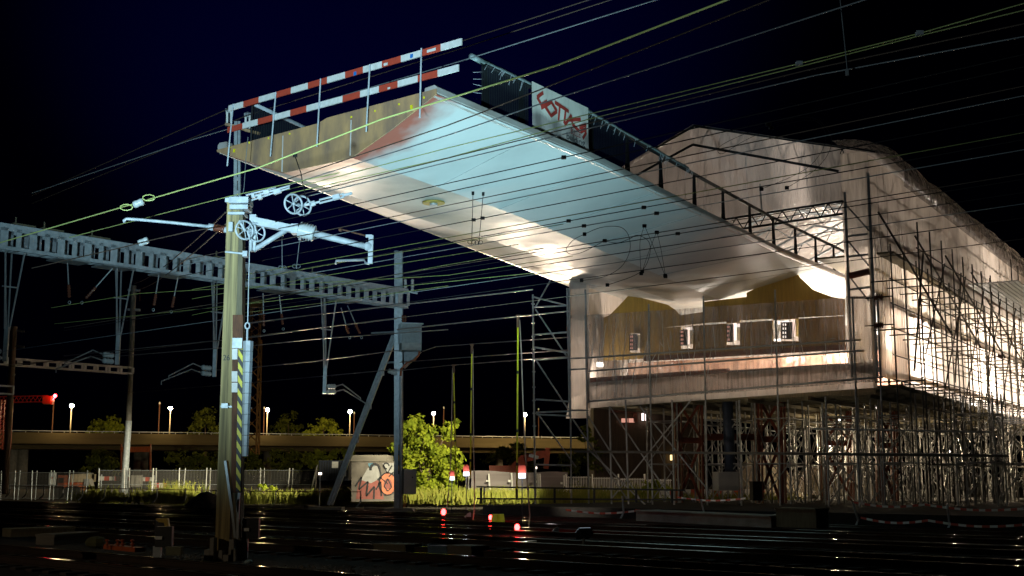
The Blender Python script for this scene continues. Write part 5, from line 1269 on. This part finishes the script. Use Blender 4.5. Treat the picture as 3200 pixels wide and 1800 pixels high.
# ================================================================== objects of the site behind
def hut():
    t = thing('graffiti_wall', gp(1165, 70), 'low concrete hut wall covered in orange and dark graffiti', 'wall')
    Yh = 70.0; f = lambda x, y, d=0: at(x, y, Yh - d)
    b = MB(); b.prism([f(1098, 1568), f(1240, 1566), f(1240, 1441), f(1098, 1442)], Vec((0, 3, 0))); b.build('wall', M('hut_wall', (.18, .16, .14), .9, 0, (.09, .08, .07), 1.5), t)
    b = MB(); b.box(f(1145, 1432, .0) + Vec((0, 1.6, 0)), (2.4, 3.4, .36)); b.build('roof_slab', conc_dk, t)
    def patch(pts, col, nm, d, mt=None):
        b = MB(); b.prism([f(x, y, d) for x, y in pts], Vec((0, .003, 0))); b.build('painted_shape', mt, t)
    g_or = M('graffiti_orange', (.5, .17, .09), .8, 0, (.38, .12, .07), 2); g_pk = M('graffiti_maroon', (.28, .09, .08), .8, 0, (.18, .06, .05), 2); g_bk = M('graffiti_black', (.03, .03, .035), .8); g_gr = M('graffiti_grey', (.34, .34, .34), .8, 0, (.2, .2, .2), 2); g_bl = M('graffiti_blue', (.1, .22, .3), .8)
    circ = lambda cx, cy, rx, ry, a0=0, a1=6.283, n=22: [(cx + rx * math.cos(a0 + (a1 - a0) * i / n), cy - ry * math.sin(a0 + (a1 - a0) * i / n)) for i in range(n + 1)]
    patch([(1112, 1560), (1120, 1505), (1150, 1480), (1185, 1490), (1200, 1560)], g_pk, '', .004, g_pk)
    patch([(1128, 1500), (1150, 1462), (1180, 1455), (1198, 1490), (1160, 1510)], g_gr, '', .008, g_gr)
    patch(circ(1212, 1512, 26, 34)[:-1], g_or, '', .012, g_or); patch(circ(1212, 1512, 13, 16)[:-1], g_pk, '', .016, g_pk)
    patch([(1195, 1448), (1235, 1447), (1235, 1480), (1205, 1478)], g_gr, '', .01, g_gr); patch([(1150, 1448), (1165, 1446), (1170, 1456), (1154, 1462)], g_bl, '', .014, g_bl)
    b = MB()
    def line(pts, w=.05):
        for (x0, y0), (x1, y1) in zip(pts, pts[1:]): b.bar(f(x0, y0, .02), f(x1, y1, .02), .012, w, up=Vec((0, 0, 1)) if abs(x1 - x0) > abs(y1 - y0) else Vec((1, 0, 0)))
    line(circ(1172, 1466, 14, 16, 0, 3.4, 10), .13); line([(1186, 1466), (1192, 1490), (1180, 1500)], .1); line(circ(1212, 1512, 27, 35), .07); line([(1198, 1452), (1210, 1480), (1225, 1455)], .07); line(circ(1207, 1456, 9, 9, 0, 5, 8), .08)
    line([(1110, 1520), (1130, 1490), (1122, 1530), (1150, 1505), (1145, 1550), (1170, 1520), (1168, 1560)], .09); line([(1175, 1530), (1190, 1505), (1192, 1550)], .08); line([(1200, 1520), (1212, 1496), (1224, 1522), (1212, 1535), (1200, 1520)], .06); line([(1215, 1490), (1235, 1470)], .05); line([(1186, 1490), (1212, 1512)], .05)
    b.build('painted_outline', g_bk, t)
hut()
def box_thing(x0, y0, x1, y1, Y, dp, mat, name, label, cat, extra=None, kind=None):
    c = at((x0 + x1) / 2, (y0 + y1) / 2, Y); k = Y / F; w, h = abs(x1 - x0) * k, abs(y1 - y0) * k
    t = thing(name, Vec((c.x, c.y, c.z - h / 2)), label, cat); b = MB(); b.box(c, (w, dp, h)); b.build('body', mat, t)
    if extra: extra(t, c, w, h, dp)
    return t
def ribs(t, c, w, h, dp):
    b = MB()
    for i in range(12): b.box(c + Vec((-w / 2 + w * (i + .5) / 12, -dp / 2 - .03, 0)), (w / 30, .06, h * .9))
    b.build('corrugation', dark_steel, t)
    b = MB(); b.box(c + Vec((w * .05, -dp / 2 - .08, h * .28)), (.5, .03, .5)); b.build('notice', white_p, t)
box_thing(1003, 1440, 1095, 1500, 100, 2.4, M('navy_container', (.02, .03, .06), .6), 'container', 'dark blue container left of the graffiti wall', 'container', ribs)
def tank_x(t, c, w, h, dp):
    b = MB(); b.cyl(c + Vec((-w * .5, 0, .1)), c + Vec((w * .5, 0, .1)), h * .52, n=18); b.build('tank', conc, t, smooth=True)
    b = MB(); b.prism([c + Vec((w * .25, -1, -h)), c + Vec((w * .6, -1, -h)), c + Vec((w * .5, -1, -h * .1)), c + Vec((w * .25, -1, -h * .1))], Vec((0, 1, 0))); b.build('chute', galv, t)
box_thing(232, 1482, 290, 1506, 105, 1.6, M('beige_tank', (.5, .42, .28), .7), 'mixer_tank', 'beige round tank between fence posts on the far left', 'tank', tank_x)
def truck_x(t, c, w, h, dp):
    b = MB(); b.box(c + Vec((-w * .75, 0, h * .4)), (w * .5, dp, h * 1.9)); cabn = b.build('cab', red_steel, t)
    b = MB(); b.box(c + Vec((-w * .75, -dp / 2 - .02, h * .75)), (w * .4, .04, h * .6)); b.build('windscreen', blk_p, cabn)
    for s_ in (-.8, .0, .35):
        b = MB(); b.cyl(c + Vec((w * s_, -dp / 2 - .1, -h * .6)), c + Vec((w * s_, -dp / 2 + .2, -h * .6)), .5, n=14); b.build('wheel', blk_p, t)
box_thing(215, 1508, 255, 1534, 104, 2.2, orange_p, 'red_truck', 'small red site truck at the far left behind the fence', 'truck', truck_x)
def cab_x(t, c, w, h, dp):
    b = MB(); b.box(c + Vec((0, -dp / 2 - .02, -h * .15)), (w * .8, .03, h * .5)); b.build('door', white_p, t)
    b = MB(); b.box(c + Vec((w * .1, -dp / 2 - .05, h * .1)), (w * .4, .02, h * .15)); b.build('sign', orange_p, t)
box_thing(156, 1478, 172, 1516, 95, .5, galv_pale, 'site_cabinet', 'narrow pale site cabinet with an orange sign at the far left', 'cabinet', cab_x)
og = thing('orange_frame', gp(422, 140), 'orange steel cross frame under the viaduct left of the timber pole', 'frame')
b = MB(); b.bar(at(378, 1405, 140), at(472, 1404, 140), .5, .6); b.build('beam', orange_p, og)
for x in (379, 470): rod('post', at(x, 1475, 140), at(x, 1388, 140), .12, orange_p, og, 6)
def barrier_site(x0, y0, x1, y1, Y, n, label, h=.3):
    p, q = at(x0, y0, Y), at(x1, y1, Y); t = thing('plank_barrier', Vec((p.x, p.y, 0)), label, 'barrier', 'red and white site barriers')
    b = MB()
    for i in range(n): b.m = i % 2; b.bar(p.lerp(q, i / n), p.lerp(q, (i + 1) / n), .04, h)
    b.build('board', [white_p, red_p], t)
    for f in (.06, .94): c = p.lerp(q, f); rod('leg', Vec((c.x, c.y + .1, 0)), c + Vec((0, .1, .3)), .05, galv_pale, t, 6)
barrier_site(310, 1495, 405, 1496, 93, 6, 'red and white barrier behind the fence left of the slim mast')
barrier_site(440, 1497, 482, 1498, 93, 3, 'short red and white barrier right of the concrete block')
barrier_site(472, 1520, 522, 1520, 91, 4, 'bright red and white barrier lowest behind the fence', .5)
barrier_site(2060, 1543, 2390, 1541, 68, 10, 'long red and white barrier behind the red trestles', .45)
blk(415, 1487, 440, 1520, 92, 1., conc, 'concrete_block', 'pale concrete block between the barriers behind the fence', 'block')
# cranes
cr = thing('tower_crane', gp(20, 165), 'red crane with lattice jib at the far left edge', 'crane')
def lattice(p, q, w, mat, name, parent, n=10):
    b = MB(); a, u, d = frame(q - p)
    cs = [a * x * w + u * y * w for x, y in ((-.5, -.5), (.5, -.5), (.5, .5), (-.5, .5))]
    for c in cs: b.tube([p + c, q + c], w * .07, 5)
    for i in range(n):
        for k in range(4): b.tube([p.lerp(q, i / n) + cs[k], p.lerp(q, (i + 1) / n) + cs[(k + 1) % 4]], w * .045, 4)
    return b.build(name, mat, parent)
cred = M('crane_red', (.5, .05, .02), .5)
lattice(at(14, 1405, 165), at(22, 1250, 165), 1.1, cred, 'tower', cr); lattice(at(-60, 1250, 165), at(150, 1246, 165), .8, cred, 'jib', cr, 16)
b = MB(); b.box(at(150, 1250, 165), (1.1, 1, 1.)); b.box(at(152, 1259, 165), (1.2, .8, .4)); b.build('counterweight', orange_p, cr)
b = MB(); b.ball(at(172, 1237, 164), .24, 10); b.tube([at(172, 1240, 164), at(165, 1250, 164.5)], .05, 5); b.build('beacon', red_s, cr)
lb_ = thing('lattice_boom', gp(770, 135), 'rusty brown lattice crane boom rising behind the timber pole', 'crane')
tan = M('boom_brown', (.26, .12, .03), .7)
b = MB(); P0 = [(783, 1030, .5), (770, 1060, 1.6), (758, 1420, 1.9)]
lattice(at(802, 945, 135), at(795, 1080, 135), 1.0, tan, 'boom', lb_, 6); lattice(at(792, 1060, 135), at(783, 1420, 135), 1.5, tan, 'boom', lb_, 9)
b = MB(); b.box(at(802, 948, 135), (1.4, .8, .9)); b.build('head', tan, lb_)
ex = thing('excavator', gp(1650, 100), 'red excavator arm rising behind the hoarding beside the scaffold', 'excavator')
exr = M('excavator_red', (.4, .07, .025), .5)
for a, c, w in (((1600, 1470), (1640, 1430), .7), ((1636, 1434), (1712, 1415), .6), ((1712, 1400), (1706, 1465), .5)):
    b = MB(); b.bar(at(*a, 100), at(*c, 100), .4, w); b.build('arm', exr, ex)
b = MB(); b.box(at(1580, 1475, 100), (2.6, 2, 1.)); b.build('body', exr, ex)
b = MB(); b.box(at(1668, 1426, 99.7), (.8, .05, .25), R=Matrix.Rotation(.25, 3, 'Y')); b.build('plate', galv, ex)
# brown building behind the scaffold
bd = thing('brown_building', gp(1990, 128), 'brown clad building with lit pink window behind the scaffold', 'building')
b = MB(); b.box(at(2010, 1410, 130), (11, 10, 9.5)); b.build('wall', brown_clad, bd)
b = MB(); b.box(at(1955, 1285, 124.5), (3.2, 1., .25)); b.box(at(1985, 1302, 124.8), (.4, .6, 1.1)); b.build('canopy', red_steel, bd)
for x0, y0, x1, y1, m_ in ((1940, 1306, 1985, 1322, win_p), (2003, 1290, 2024, 1316, E('white_window', (1, .8, .75), 2.5)), (2092, 1420, 2112, 1440, win_y)):
    c = at((x0 + x1) / 2, (y0 + y1) / 2, 124.6); k = 124.6 / F; b = MB(); b.box(c, ((x1 - x0) * k, .1, (y1 - y0) * k)); fr = b.build('window', m_, bd)
    b = MB(); w, h = (x1 - x0) * k, (y1 - y0) * k
    for z in (-h / 2, h / 2): b.box(c + Vec((0, -.08, z)), (w, .06, .1))
    for x in (-w / 2, 0, w / 2): b.box(c + Vec((x, -.09, 0)), (.1, .06, h))
    b.build('frame', brown_clad, fr)
# warning tape strung along the platform
def tape(pts, z0, label):
    q = [at(x, y, Y) for x, y, Y in pts]; b = MB(); s_ = 0
    for a, c in zip(q, q[1:]):
        L = (c - a).length; n = max(2, int(L / .22))
        for i in range(n):
            f0, f1 = i / n, (i + 1) / n; sg = lambda f: Vec((0, 0, -.12 * math.sin(math.pi * f)))
            p0, p1 = a.lerp(c, f0) + sg(f0), a.lerp(c, f1) + sg(f1); b.m = s_ % 2; s_ += 1
            b.hexa([p0, p1, p1 + Vec((0, .004, 0)), p0 + Vec((0, .004, 0)), p0 + Vec((0, 0, .07)), p1 + Vec((0, 0, .07)), p1 + Vec((0, .004, .07)), p0 + Vec((0, .004, .07))])
    b.build('warning_tape', [red_p, white_p], None, label=label, cat='tape', group='red and white tapes along the platform')
tape(((1768, 1596, 48), (2000, 1598, 47)), 0, 'red and white tape nearest the scaffold bay on the platform edge'); tape(((1985, 1597, 46), (2215, 1606, 44), (2430, 1612, 42)), 0, 'red and white tape running above the pale kerb block')
tape(((2115, 1556, 54), (2330, 1560, 52)), 0, 'red and white tape tied between the red trestles'); tape(((2665, 1572, 45), (2890, 1580, 43), (3220, 1592, 40)), 0, 'upper red and white tape at the far right'); tape(((2690, 1621, 40), (2900, 1630, 38), (3220, 1642, 36)), 0, 'lower red and white tape at the far right')
for i, (x0, y0, x1, y1, Y) in enumerate(((1945, 1550, 1947, 1600, 47), (2190, 1560, 2200, 1610, 45), (2665, 1570, 2680, 1625, 41), (2960, 1575, 2965, 1640, 39))):
    b = MB(); b.tube([at(x0, y0, Y), at(x1 + 2, y1, Y), at(x1 - 2, y1 + 10, Y), at(x1 - 12, y1 + 28, Y)], .035, 6); b.build('tape_stanchion', galv, None, label='curved steel stanchion of the tape line, ' + ['leftmost', 'second', 'third', 'rightmost'][i] + ' on the platform', cat='stanchion', group='stanchions of the tape line')
# ================================================================== small things on the tracks
def lantern(px, py, r, Y, lab):
    t = thing('red_lantern', at(px, py + r, Y) - Vec((0, 0, .1)), lab, 'lantern', 'red warning lanterns on the tracks'); c = at(px, py, Y); k = Y / F
    b = MB(); b.ball(c, r * k, 12, 1.35); b.build('lens', red_l, t, smooth=True)
    b = MB(); b.box(c - Vec((0, 0, r * k * 1.7)), (r * k * 1.6, r * k * 1.6, r * k * .9)); b.cyl(c - Vec((0, 0, r * k * 1.7)), Vec((c.x, c.y, .0)), .04); b.build('base', blk_p, t)
    return c
LN = [lantern(1386, 1600, 7.5, 47, 'round red lantern left below the leafy tree'), lantern(1533, 1617, 6, 44, 'red lantern against the yellow box'), lantern(1616, 1648, 8, 36, 'tall red lantern nearest the camera on the tracks')]
t = thing('yellow_box', at(1556, 1634, 43.5), 'ribbed yellow box beside a red lantern on the tracks', 'box')
c = at(1556, 1621, 43.5); b = MB(); b.hexa([c + Vec((x * w, y * w2, z)) for z, w, w2 in ((-.16, .25, .2), (.16, .2, .16)) for x, y in ((-1, -1), (1, -1), (1, 1), (-1, 1))]); bx = b.build('housing', yel_p, t)
b = MB(); b.box(c + Vec((0, -.2, 0)), (.03, .04, .3)); b.box(c + Vec((.04, -.2, 0)), (.03, .04, .3)); b.build('rib', yel_p, bx)
for x in (-.18, -.06, .06, .18):
    b = MB(); b.box(c + Vec((x, -.18, -.2)), (.05, .05, .1)); b.build('foot', white_p, t)
def arrow(px, py, lab):
    c = at(px, py, 26); t = thing('point_indicator', Vec((c.x, c.y, 0)), lab, 'point indicator', 'white arrow plates by the timber pole')
    b = MB(); b.prism([c + Vec((x, 0, z)) for x, z in ((-.08, 0), (-.045, .032), (.08, .032), (.08, -.032), (-.045, -.032))], Vec((0, .015, 0))); b.build('arrow_plate', white_p, t)
    b = MB(); b.box(c + Vec((.1, .12, .02)), (.34, .16, .42)); b.build('housing', blk_p, t)
    b = MB(); b.box(Vec((c.x - .03, c.y + .1, c.z - .42)), (.16, .1, .5)); b.build('stem', galv, t)
arrow(494, 1681, 'white arrow plate left of the timber pole'); arrow(766, 1655, 'white arrow plate right of the timber pole')
t = thing('yellow_bracket', at(510, 1645, 28), 'yellow bent bracket on a dark box left of the timber pole', 'bracket')
b = MB(); f = lambda x, y: at(x, y, 28); b.prism([f(485, 1621), f(523, 1620), f(528, 1648), f(516, 1649), (f(512, 1633)), f(495, 1632)], Vec((0, .12, 0))); b.build('plate', M('dull_yellow', (.6, .4, .04), .5), t)
b = MB(); b.box(f(499, 1660) + Vec((0, .2, 0)), (.24, .3, .44)); b.build('housing', blk_p, t)
def slab(pts, Y, th, mat, name, lab, cat):
    q = [at(x, y, Y) for x, y in pts]; b = MB(); b.prism(q, Vec((0, th, 0))); return b.build(name, mat, None, label=lab, cat=cat)
def trough(a, c, w, h, mat, name, lab, cat):
    b = MB(); p, q = at(*a), at(*c); b.bar(p, q, w, h); b.bar(p + Vec((0, 0, h / 2 + .02)), q + Vec((0, 0, h / 2 + .02)), w * 1.08, .05); return b.build(name, mat, None, label=lab, cat=cat)
trough((140, 1690, 24.5), (280, 1680, 25.5), .5, .16, conc_dk, 'cable_trough', 'concrete cable trough lid in the left foreground', 'cable trough')
trough((20, 1668, 28), (220, 1660, 29), .5, .14, wood_r, 'timber_baulk', 'brownish timber baulk behind the cable trough at the left', 'timber')
lev = thing('point_levers', at(385, 1722, 24), 'row of four rusty orange point levers on a base left of the timber pole', 'levers')
b = MB(); b.bar(at(340, 1708, 24.3), at(438, 1718, 23.8), .25, .08); b.build('base', orange_p, lev)
for x in (335, 368, 383, 414):
    b = MB(); p = at(x, 1714, 24); q = at(x, 1689, 24); b.cyl(p, q, .022, n=6); b.cyl(p.lerp(q, .5), p.lerp(q, .62), .05, n=8); b.ball(q, .045, 8, .6); b.build('lever', orange_p, lev)
def gbox(x0, y0, x1, y1, Y, mat, lab, legs=True):
    t = thing('track_box', at((x0 + x1) / 2, y1, Y), lab, 'box'); c = at((x0 + x1) / 2, (y0 + y1) / 2, Y); k = Y / F; w, h = (x1 - x0) * k, (y1 - y0) * k
    b = MB(); b.box(c, (w, w * .7, h)); b.build('body', mat, t); b = MB(); b.box(c + Vec((0, 0, h / 2)), (w * 1.08, w * .78, .03)); b.build('lid', mat, t)
    if legs:
        for s_ in (-.35, .35): b = MB(); b.cyl(c + Vec((w * s_, 0, -h / 2)), Vec((c.x + w * s_, c.y, 0)), .02, n=6); b.build('leg', mat, t)
gbox(523, 1711, 568, 1734, 25, M('olive_box', (.2, .2, .12), .7), 'olive grey track box left of the timber pole foot', False)
gbox(1640, 1692, 1675, 1712, 30, grey_cab, 'small grey box on legs in the centre right foreground')
gbox(1000, 1600 + 118, 1001 + 0, 1720, 25, grey_cab, 'x') if False else None
trough((1360, 1722, 27), (1420, 1724, 26.5), .4, .16, blue_p if False else M('blue_cover', (.12, .2, .28), .6), 'blue_cover', 'blue plastic cover on the track in the lower middle', 'cover')
trough((1425, 1722, 26.5), (1500, 1726, 26), .5, .18, conc_dk, 'cable_trough', 'dark tan trough block right of the blue cover', 'cable trough')
trough((1190, 1712, 28), (1290, 1716, 27.5), .5, .12, wood_r, 'timber_baulk', 'dark timber baulk left of the blue cover', 'timber')
def rock(px, py, Y, r, mat, lab):
    c = at(px, py, Y); b = MB(); b.ball(c, r, 10, .6)
    for i, v in enumerate(b.v): b.v[i] = c + (v - c) * (1 + .35 * noise.noise((v - c) * 6 + Vec((px, 0, 0))))
    b.build('stone', mat, None, label=lab, cat='stone')
rock(778, 1757, 25.2, .09, M('bluish_stone', (.4, .5, .52), .8), 'pale bluish stone at the foot of the timber pole'); rock(1625, 1738, 28, .17, conc, 'pale stone beside the small grey box'); rock(300, 1695, 24.6, .2, M('mossy_stone', (.1, .1, .04), .9), 'mossy stone at the end of the cable trough')
for i, (x0, x1, y) in enumerate(((965, 1000, 1582), (1150, 1235, 1588))):
    b = MB(); b.bar(at(x0, y, 64), at(x1, y + 6, 63), .6, .12); b.bar(at(x0, y - 3, 64), at(x1, y + 3, 63), .5, .04); b.build('concrete_slab', conc, None, label=('small' if i == 0 else 'long') + ' flat concrete slab near the foot of the raking brace', cat='slab')
for i, (x, y, Y) in enumerate(((1462, 1608, 46), (1735, 1655, 35))):
    t = thing('rail_clamp', at(x, y + 8, Y), ('small' if i == 0 else 'larger') + ' rail clamp lever on the tracks ' + ('left of the yellow box' if i == 0 else 'right of the tall red lantern'), 'clamp')
    b = MB(); b.bar(at(x - 10, y + 8, Y), at(x + 8, y - 6, Y), .06, .06); b.box(at(x + 4, y + 2, Y), (.14, .1, .12)); b.build('lever', galv, t)
# ================================================================== lamps
def spot(name, loc, tgt, power, col, ang, blend=.3, rad=.25):
    l = bpy.data.lights.new(name, 'SPOT'); l.energy = power; l.color = col; l.spot_size = math.radians(ang); l.spot_blend = blend; l.shadow_soft_size = rad
    o = bpy.data.objects.new(name, l); COL.objects.link(o); o.location = loc
    o.rotation_euler = (Vec(tgt) - Vec(loc)).to_track_quat('-Z', 'Y').to_euler(); return o
def point(name, loc, power, col, rad=.25):
    l = bpy.data.lights.new(name, 'POINT'); l.energy = power; l.color = col; l.shadow_soft_size = rad
    o = bpy.data.objects.new(name, l); COL.objects.link(o); o.location = loc; return o
def floodlight(loc, tgt, power, col, ang, label, blend=.4, face=None, size=.3):
    loc, tgt = Vec(loc), Vec(tgt); d = (tgt - loc).normalized(); a, u, _ = frame(d)
    t = thing('floodlight', Vec((loc.x, loc.y, 0 if loc.z < 5 else loc.z - .6)), label, 'floodlight')
    R = Matrix((a, u, d)).transposed()
    b = MB(); b.box(loc - d * .14, (size * 1.5, size * 1.1, .16), R=R); b.build('housing', dark_steel, t)
    b = MB(); b.box(loc - d * .05, (size * 1.35, size * .95, .01), R=R); b.build('lamp_face', face or lamp_w, t)
    b = MB(); b.cyl(loc - d * .15, W[t.name].translation, .03); b.build('stand', galv, t)
    spot('flood_beam', loc, tgt, power, col, ang, blend, .6)
WARM = (1, .8, .6); COOL = (.52, .93, 1.0)
spot('cool_flood', (-7.6, 3, 1.2), (-7, 30, 13.4), 46000, (.54, .85, 1), 50, 1., .4)
spot('cool_flood', (-7.6, 2, 1.2), (2, 20, 11.5), 2800, (.7, .92, 1), 56, .9, .4)
floodlight((1.6, 28.5, .55), (-1.6, 34, 11), 6200, COOL, 108, 'added dark floodlight housing between the tracks aimed up at the bridge soffit', .9, E('flood_glass', (.7, .9, 1), .6), .22)  # fixture and beam added here to light the soffit from below
floodlight((1.5, 79, 2.3), at(1500, 640, 42), 15000, WARM, 27, 'floodlight on a stand behind the weeds beside the hoarding', .5, E('hooded_lamp', (1, .85, .7), 3), .14)
floodlight((-10.5, 68, 1.9), at(1000, 560, 34), 7500, WARM, 25, 'floodlight on a stand near the graffiti wall', .5, bpy.data.materials['hooded_lamp'], .14)
spot('platform_fill', SH(8, -12, .9), SH(8.2, .5, 7.6), 520, (1, .85, .55), 44, .5, .3)  # added fill, no fixture: brightens the plywood and apron from the front
spot('platform_fill', SH(3, -9, 1.0), SH(9, 6, 3.0), 280, (1, .88, .7), 74, .6, .3)  # added fill, no fixture: brightens the shoring and trestles
spot('yard_fill', (-17, 13, 5), (-7.5, 27, 0), 600, (1, .8, .55), 60, .8, .3)  # added fill, no fixture: lifts the dark left foreground
spot('site_flood', SH(-1.2, 1.5, 6.5), gp(1340, 75) + Vec((0, 0, 1.8)), 34000, (1, .9, .6), 47, .5, .3)
spot('weed_fill', gp(720, 74) + Vec((0, 0, 3.4)), gp(330, 87) + Vec((0, 0, .3)), 6000, (1, .9, .62), 48, .6, .3)  # added fill, no fixture: brightens the weeds at the far left
spot('weed_fill', gp(1175, 73) + Vec((0, 0, 3.6)), gp(480, 85) + Vec((0, 0, .3)), 15000, (1, .9, .62), 36, .6, .3)  # added fill, no fixture: brightens the weeds along the fence
for k, (u, v, z, pw) in enumerate(((.5, 2.0, 7.0, 130), (WID - .5, 2.0, 7.8, 190), (11.6, 8, 7.2, 4600), (11, 22, 6.8, 8000), (10.5, 36, 6.5, 18000), (8, 26, 12, 3000), (5.5, 6.5, 12.6, 950), (8.4, 4.3, 7.9, 240), (10.6, 4.3, 7.9, 240), (3, 11, 6.4, 600))):
    c = SH(u, v, z); t = thing('work_lamp', c, 'work lamp burning inside the shed, ' + ['behind the left corner sheet', 'behind the right corner sheet', 'by the right wall near the front', 'by the right wall further in', 'deepest along the right wall', 'high under the far roof', 'high under the front roof', 'low behind the middle openings', 'low behind the right opening', 'near the left wall'][k], 'lamp', 'work lamps inside the shed')
    b = MB(); b.box(c, (.3, .1, .2)); b.build('housing', lamp_w, t); b = MB(); b.cyl(c + Vec((0, 0, .15)), c + Vec((0, 0, 1.)), .02, n=6); b.build('hanger', galv, t)
    point('work_lamp_light', c + Vec((0, 0, -.5)), pw, (1, .86, .73), .35)
for k, (u, v, z, pw) in enumerate(((7, 16, 3.4, 420), (11, 26, 3.2, 560), (4, 27, 3.2, 320), (15.5, 20, 3.4, 300), (10, 8, 4.4, 60), (17, 34, 3.5, 500))):
    c = SH(u, v, z); t = thing('site_lamp', c, 'warm site lamp under the shed floor, ' + ['in the middle', 'far right', 'far left', 'by the right wall', 'nearest the front', 'farthest back'][k] + ' among the shoring', 'lamp', 'site lamps under the shed')
    b = MB(); b.ball(c, .05, 8); b.build('bulb', lamp_w, t); b = MB(); b.cyl(c, c + Vec((0, 0, .8)), .015, n=5); b.build('cord', blk_p, t)
    point('site_lamp_light', c - Vec((0, 0, .2)), pw, (1, .78, .5), .12)
for q in sun_l: point('street_light', q - Vec((0, 2.8, .4)), 2900, (1, .7, .32), .3)
for px_l, py_l, Y_l in ((1631, 1486, 42), (1457, 1480, 48), (1412, 1494, 53)): point('inspection_light_glow', at(px_l, py_l, Y_l) - Vec((0, .35, .1)), 20, (.85, .9, 1), .1)
for c in LN: point('lantern_light', c + Vec((0, -.3, .05)), 9, (1, .04, .03), .08)
# ================================================================== sky, camera, render
w = bpy.data.worlds.new('World'); S.world = w; w.use_nodes = True; nt = w.node_tree
bg = nt.nodes['Background']; sky = nt.nodes.new('ShaderNodeTexSky'); sky.sky_type = 'NISHITA'; sky.sun_disc = False
sky.sun_elevation = math.radians(-4); sky.sun_rotation = math.radians(-20); sky.altitude = 400; sky.dust_density = .3; sky.ozone_density = 6
tc = nt.nodes.new('ShaderNodeTexCoord'); dp = nt.nodes.new('ShaderNodeVectorMath'); dp.operation = 'DOT_PRODUCT'; dp.inputs[1].default_value = Vec((-.08, .9, .42)).normalized()
nt.links.new(tc.outputs['Generated'], dp.inputs[0]); mr = nt.nodes.new('ShaderNodeMapRange'); mr.interpolation_type = 'SMOOTHSTEP'; mr.inputs['From Min'].default_value = .94; mr.inputs['From Max'].default_value = .998; mr.inputs['To Min'].default_value = .04; nt.links.new(dp.outputs['Value'], mr.inputs['Value'])
mu = nt.nodes.new('ShaderNodeMath'); mu.operation = 'MULTIPLY'; mu.inputs[1].default_value = .15; nt.links.new(mr.outputs[0], mu.inputs[0]); nt.links.new(mu.outputs[0], bg.inputs['Strength'])
tint = nt.nodes.new('ShaderNodeMix'); tint.data_type = 'RGBA'; tint.blend_type = 'MULTIPLY'; tint.inputs['Factor'].default_value = 1; tint.inputs['B'].default_value = (.1, .13, 1, 1)
nt.links.new(sky.outputs[0], tint.inputs['A']); nt.links.new(tint.outputs['Result'], bg.inputs['Color']); bg.inputs['Strength'].default_value = .15
cam = bpy.data.cameras.new('camera'); cam.sensor_width = 36; cam.lens = 36 * F / 3200; cam.clip_end = 3000; cam.clip_start = .1
co = bpy.data.objects.new('camera', cam); COL.objects.link(co); co.location = (0, 0, EYE); co.rotation_euler = (math.pi / 2 + PITCH, 0, 0); S.camera = co
S.render.engine = 'CYCLES'; S.view_settings.view_transform = 'Standard'; S.view_settings.look = 'None'; S.view_settings.exposure = 0; S.view_settings.gamma = 1
S.cycles.use_denoising = True; S.cycles.max_bounces = 6; S.cycles.transparent_max_bounces = 16; S.cycles.diffuse_bounces = 3; S.cycles.glossy_bounces = 3; S.cycles.transmission_bounces = 4
S.cycles.sample_clamp_indirect = 6; S.cycles.use_light_tree = True; S.cycles.caustics_reflective = False
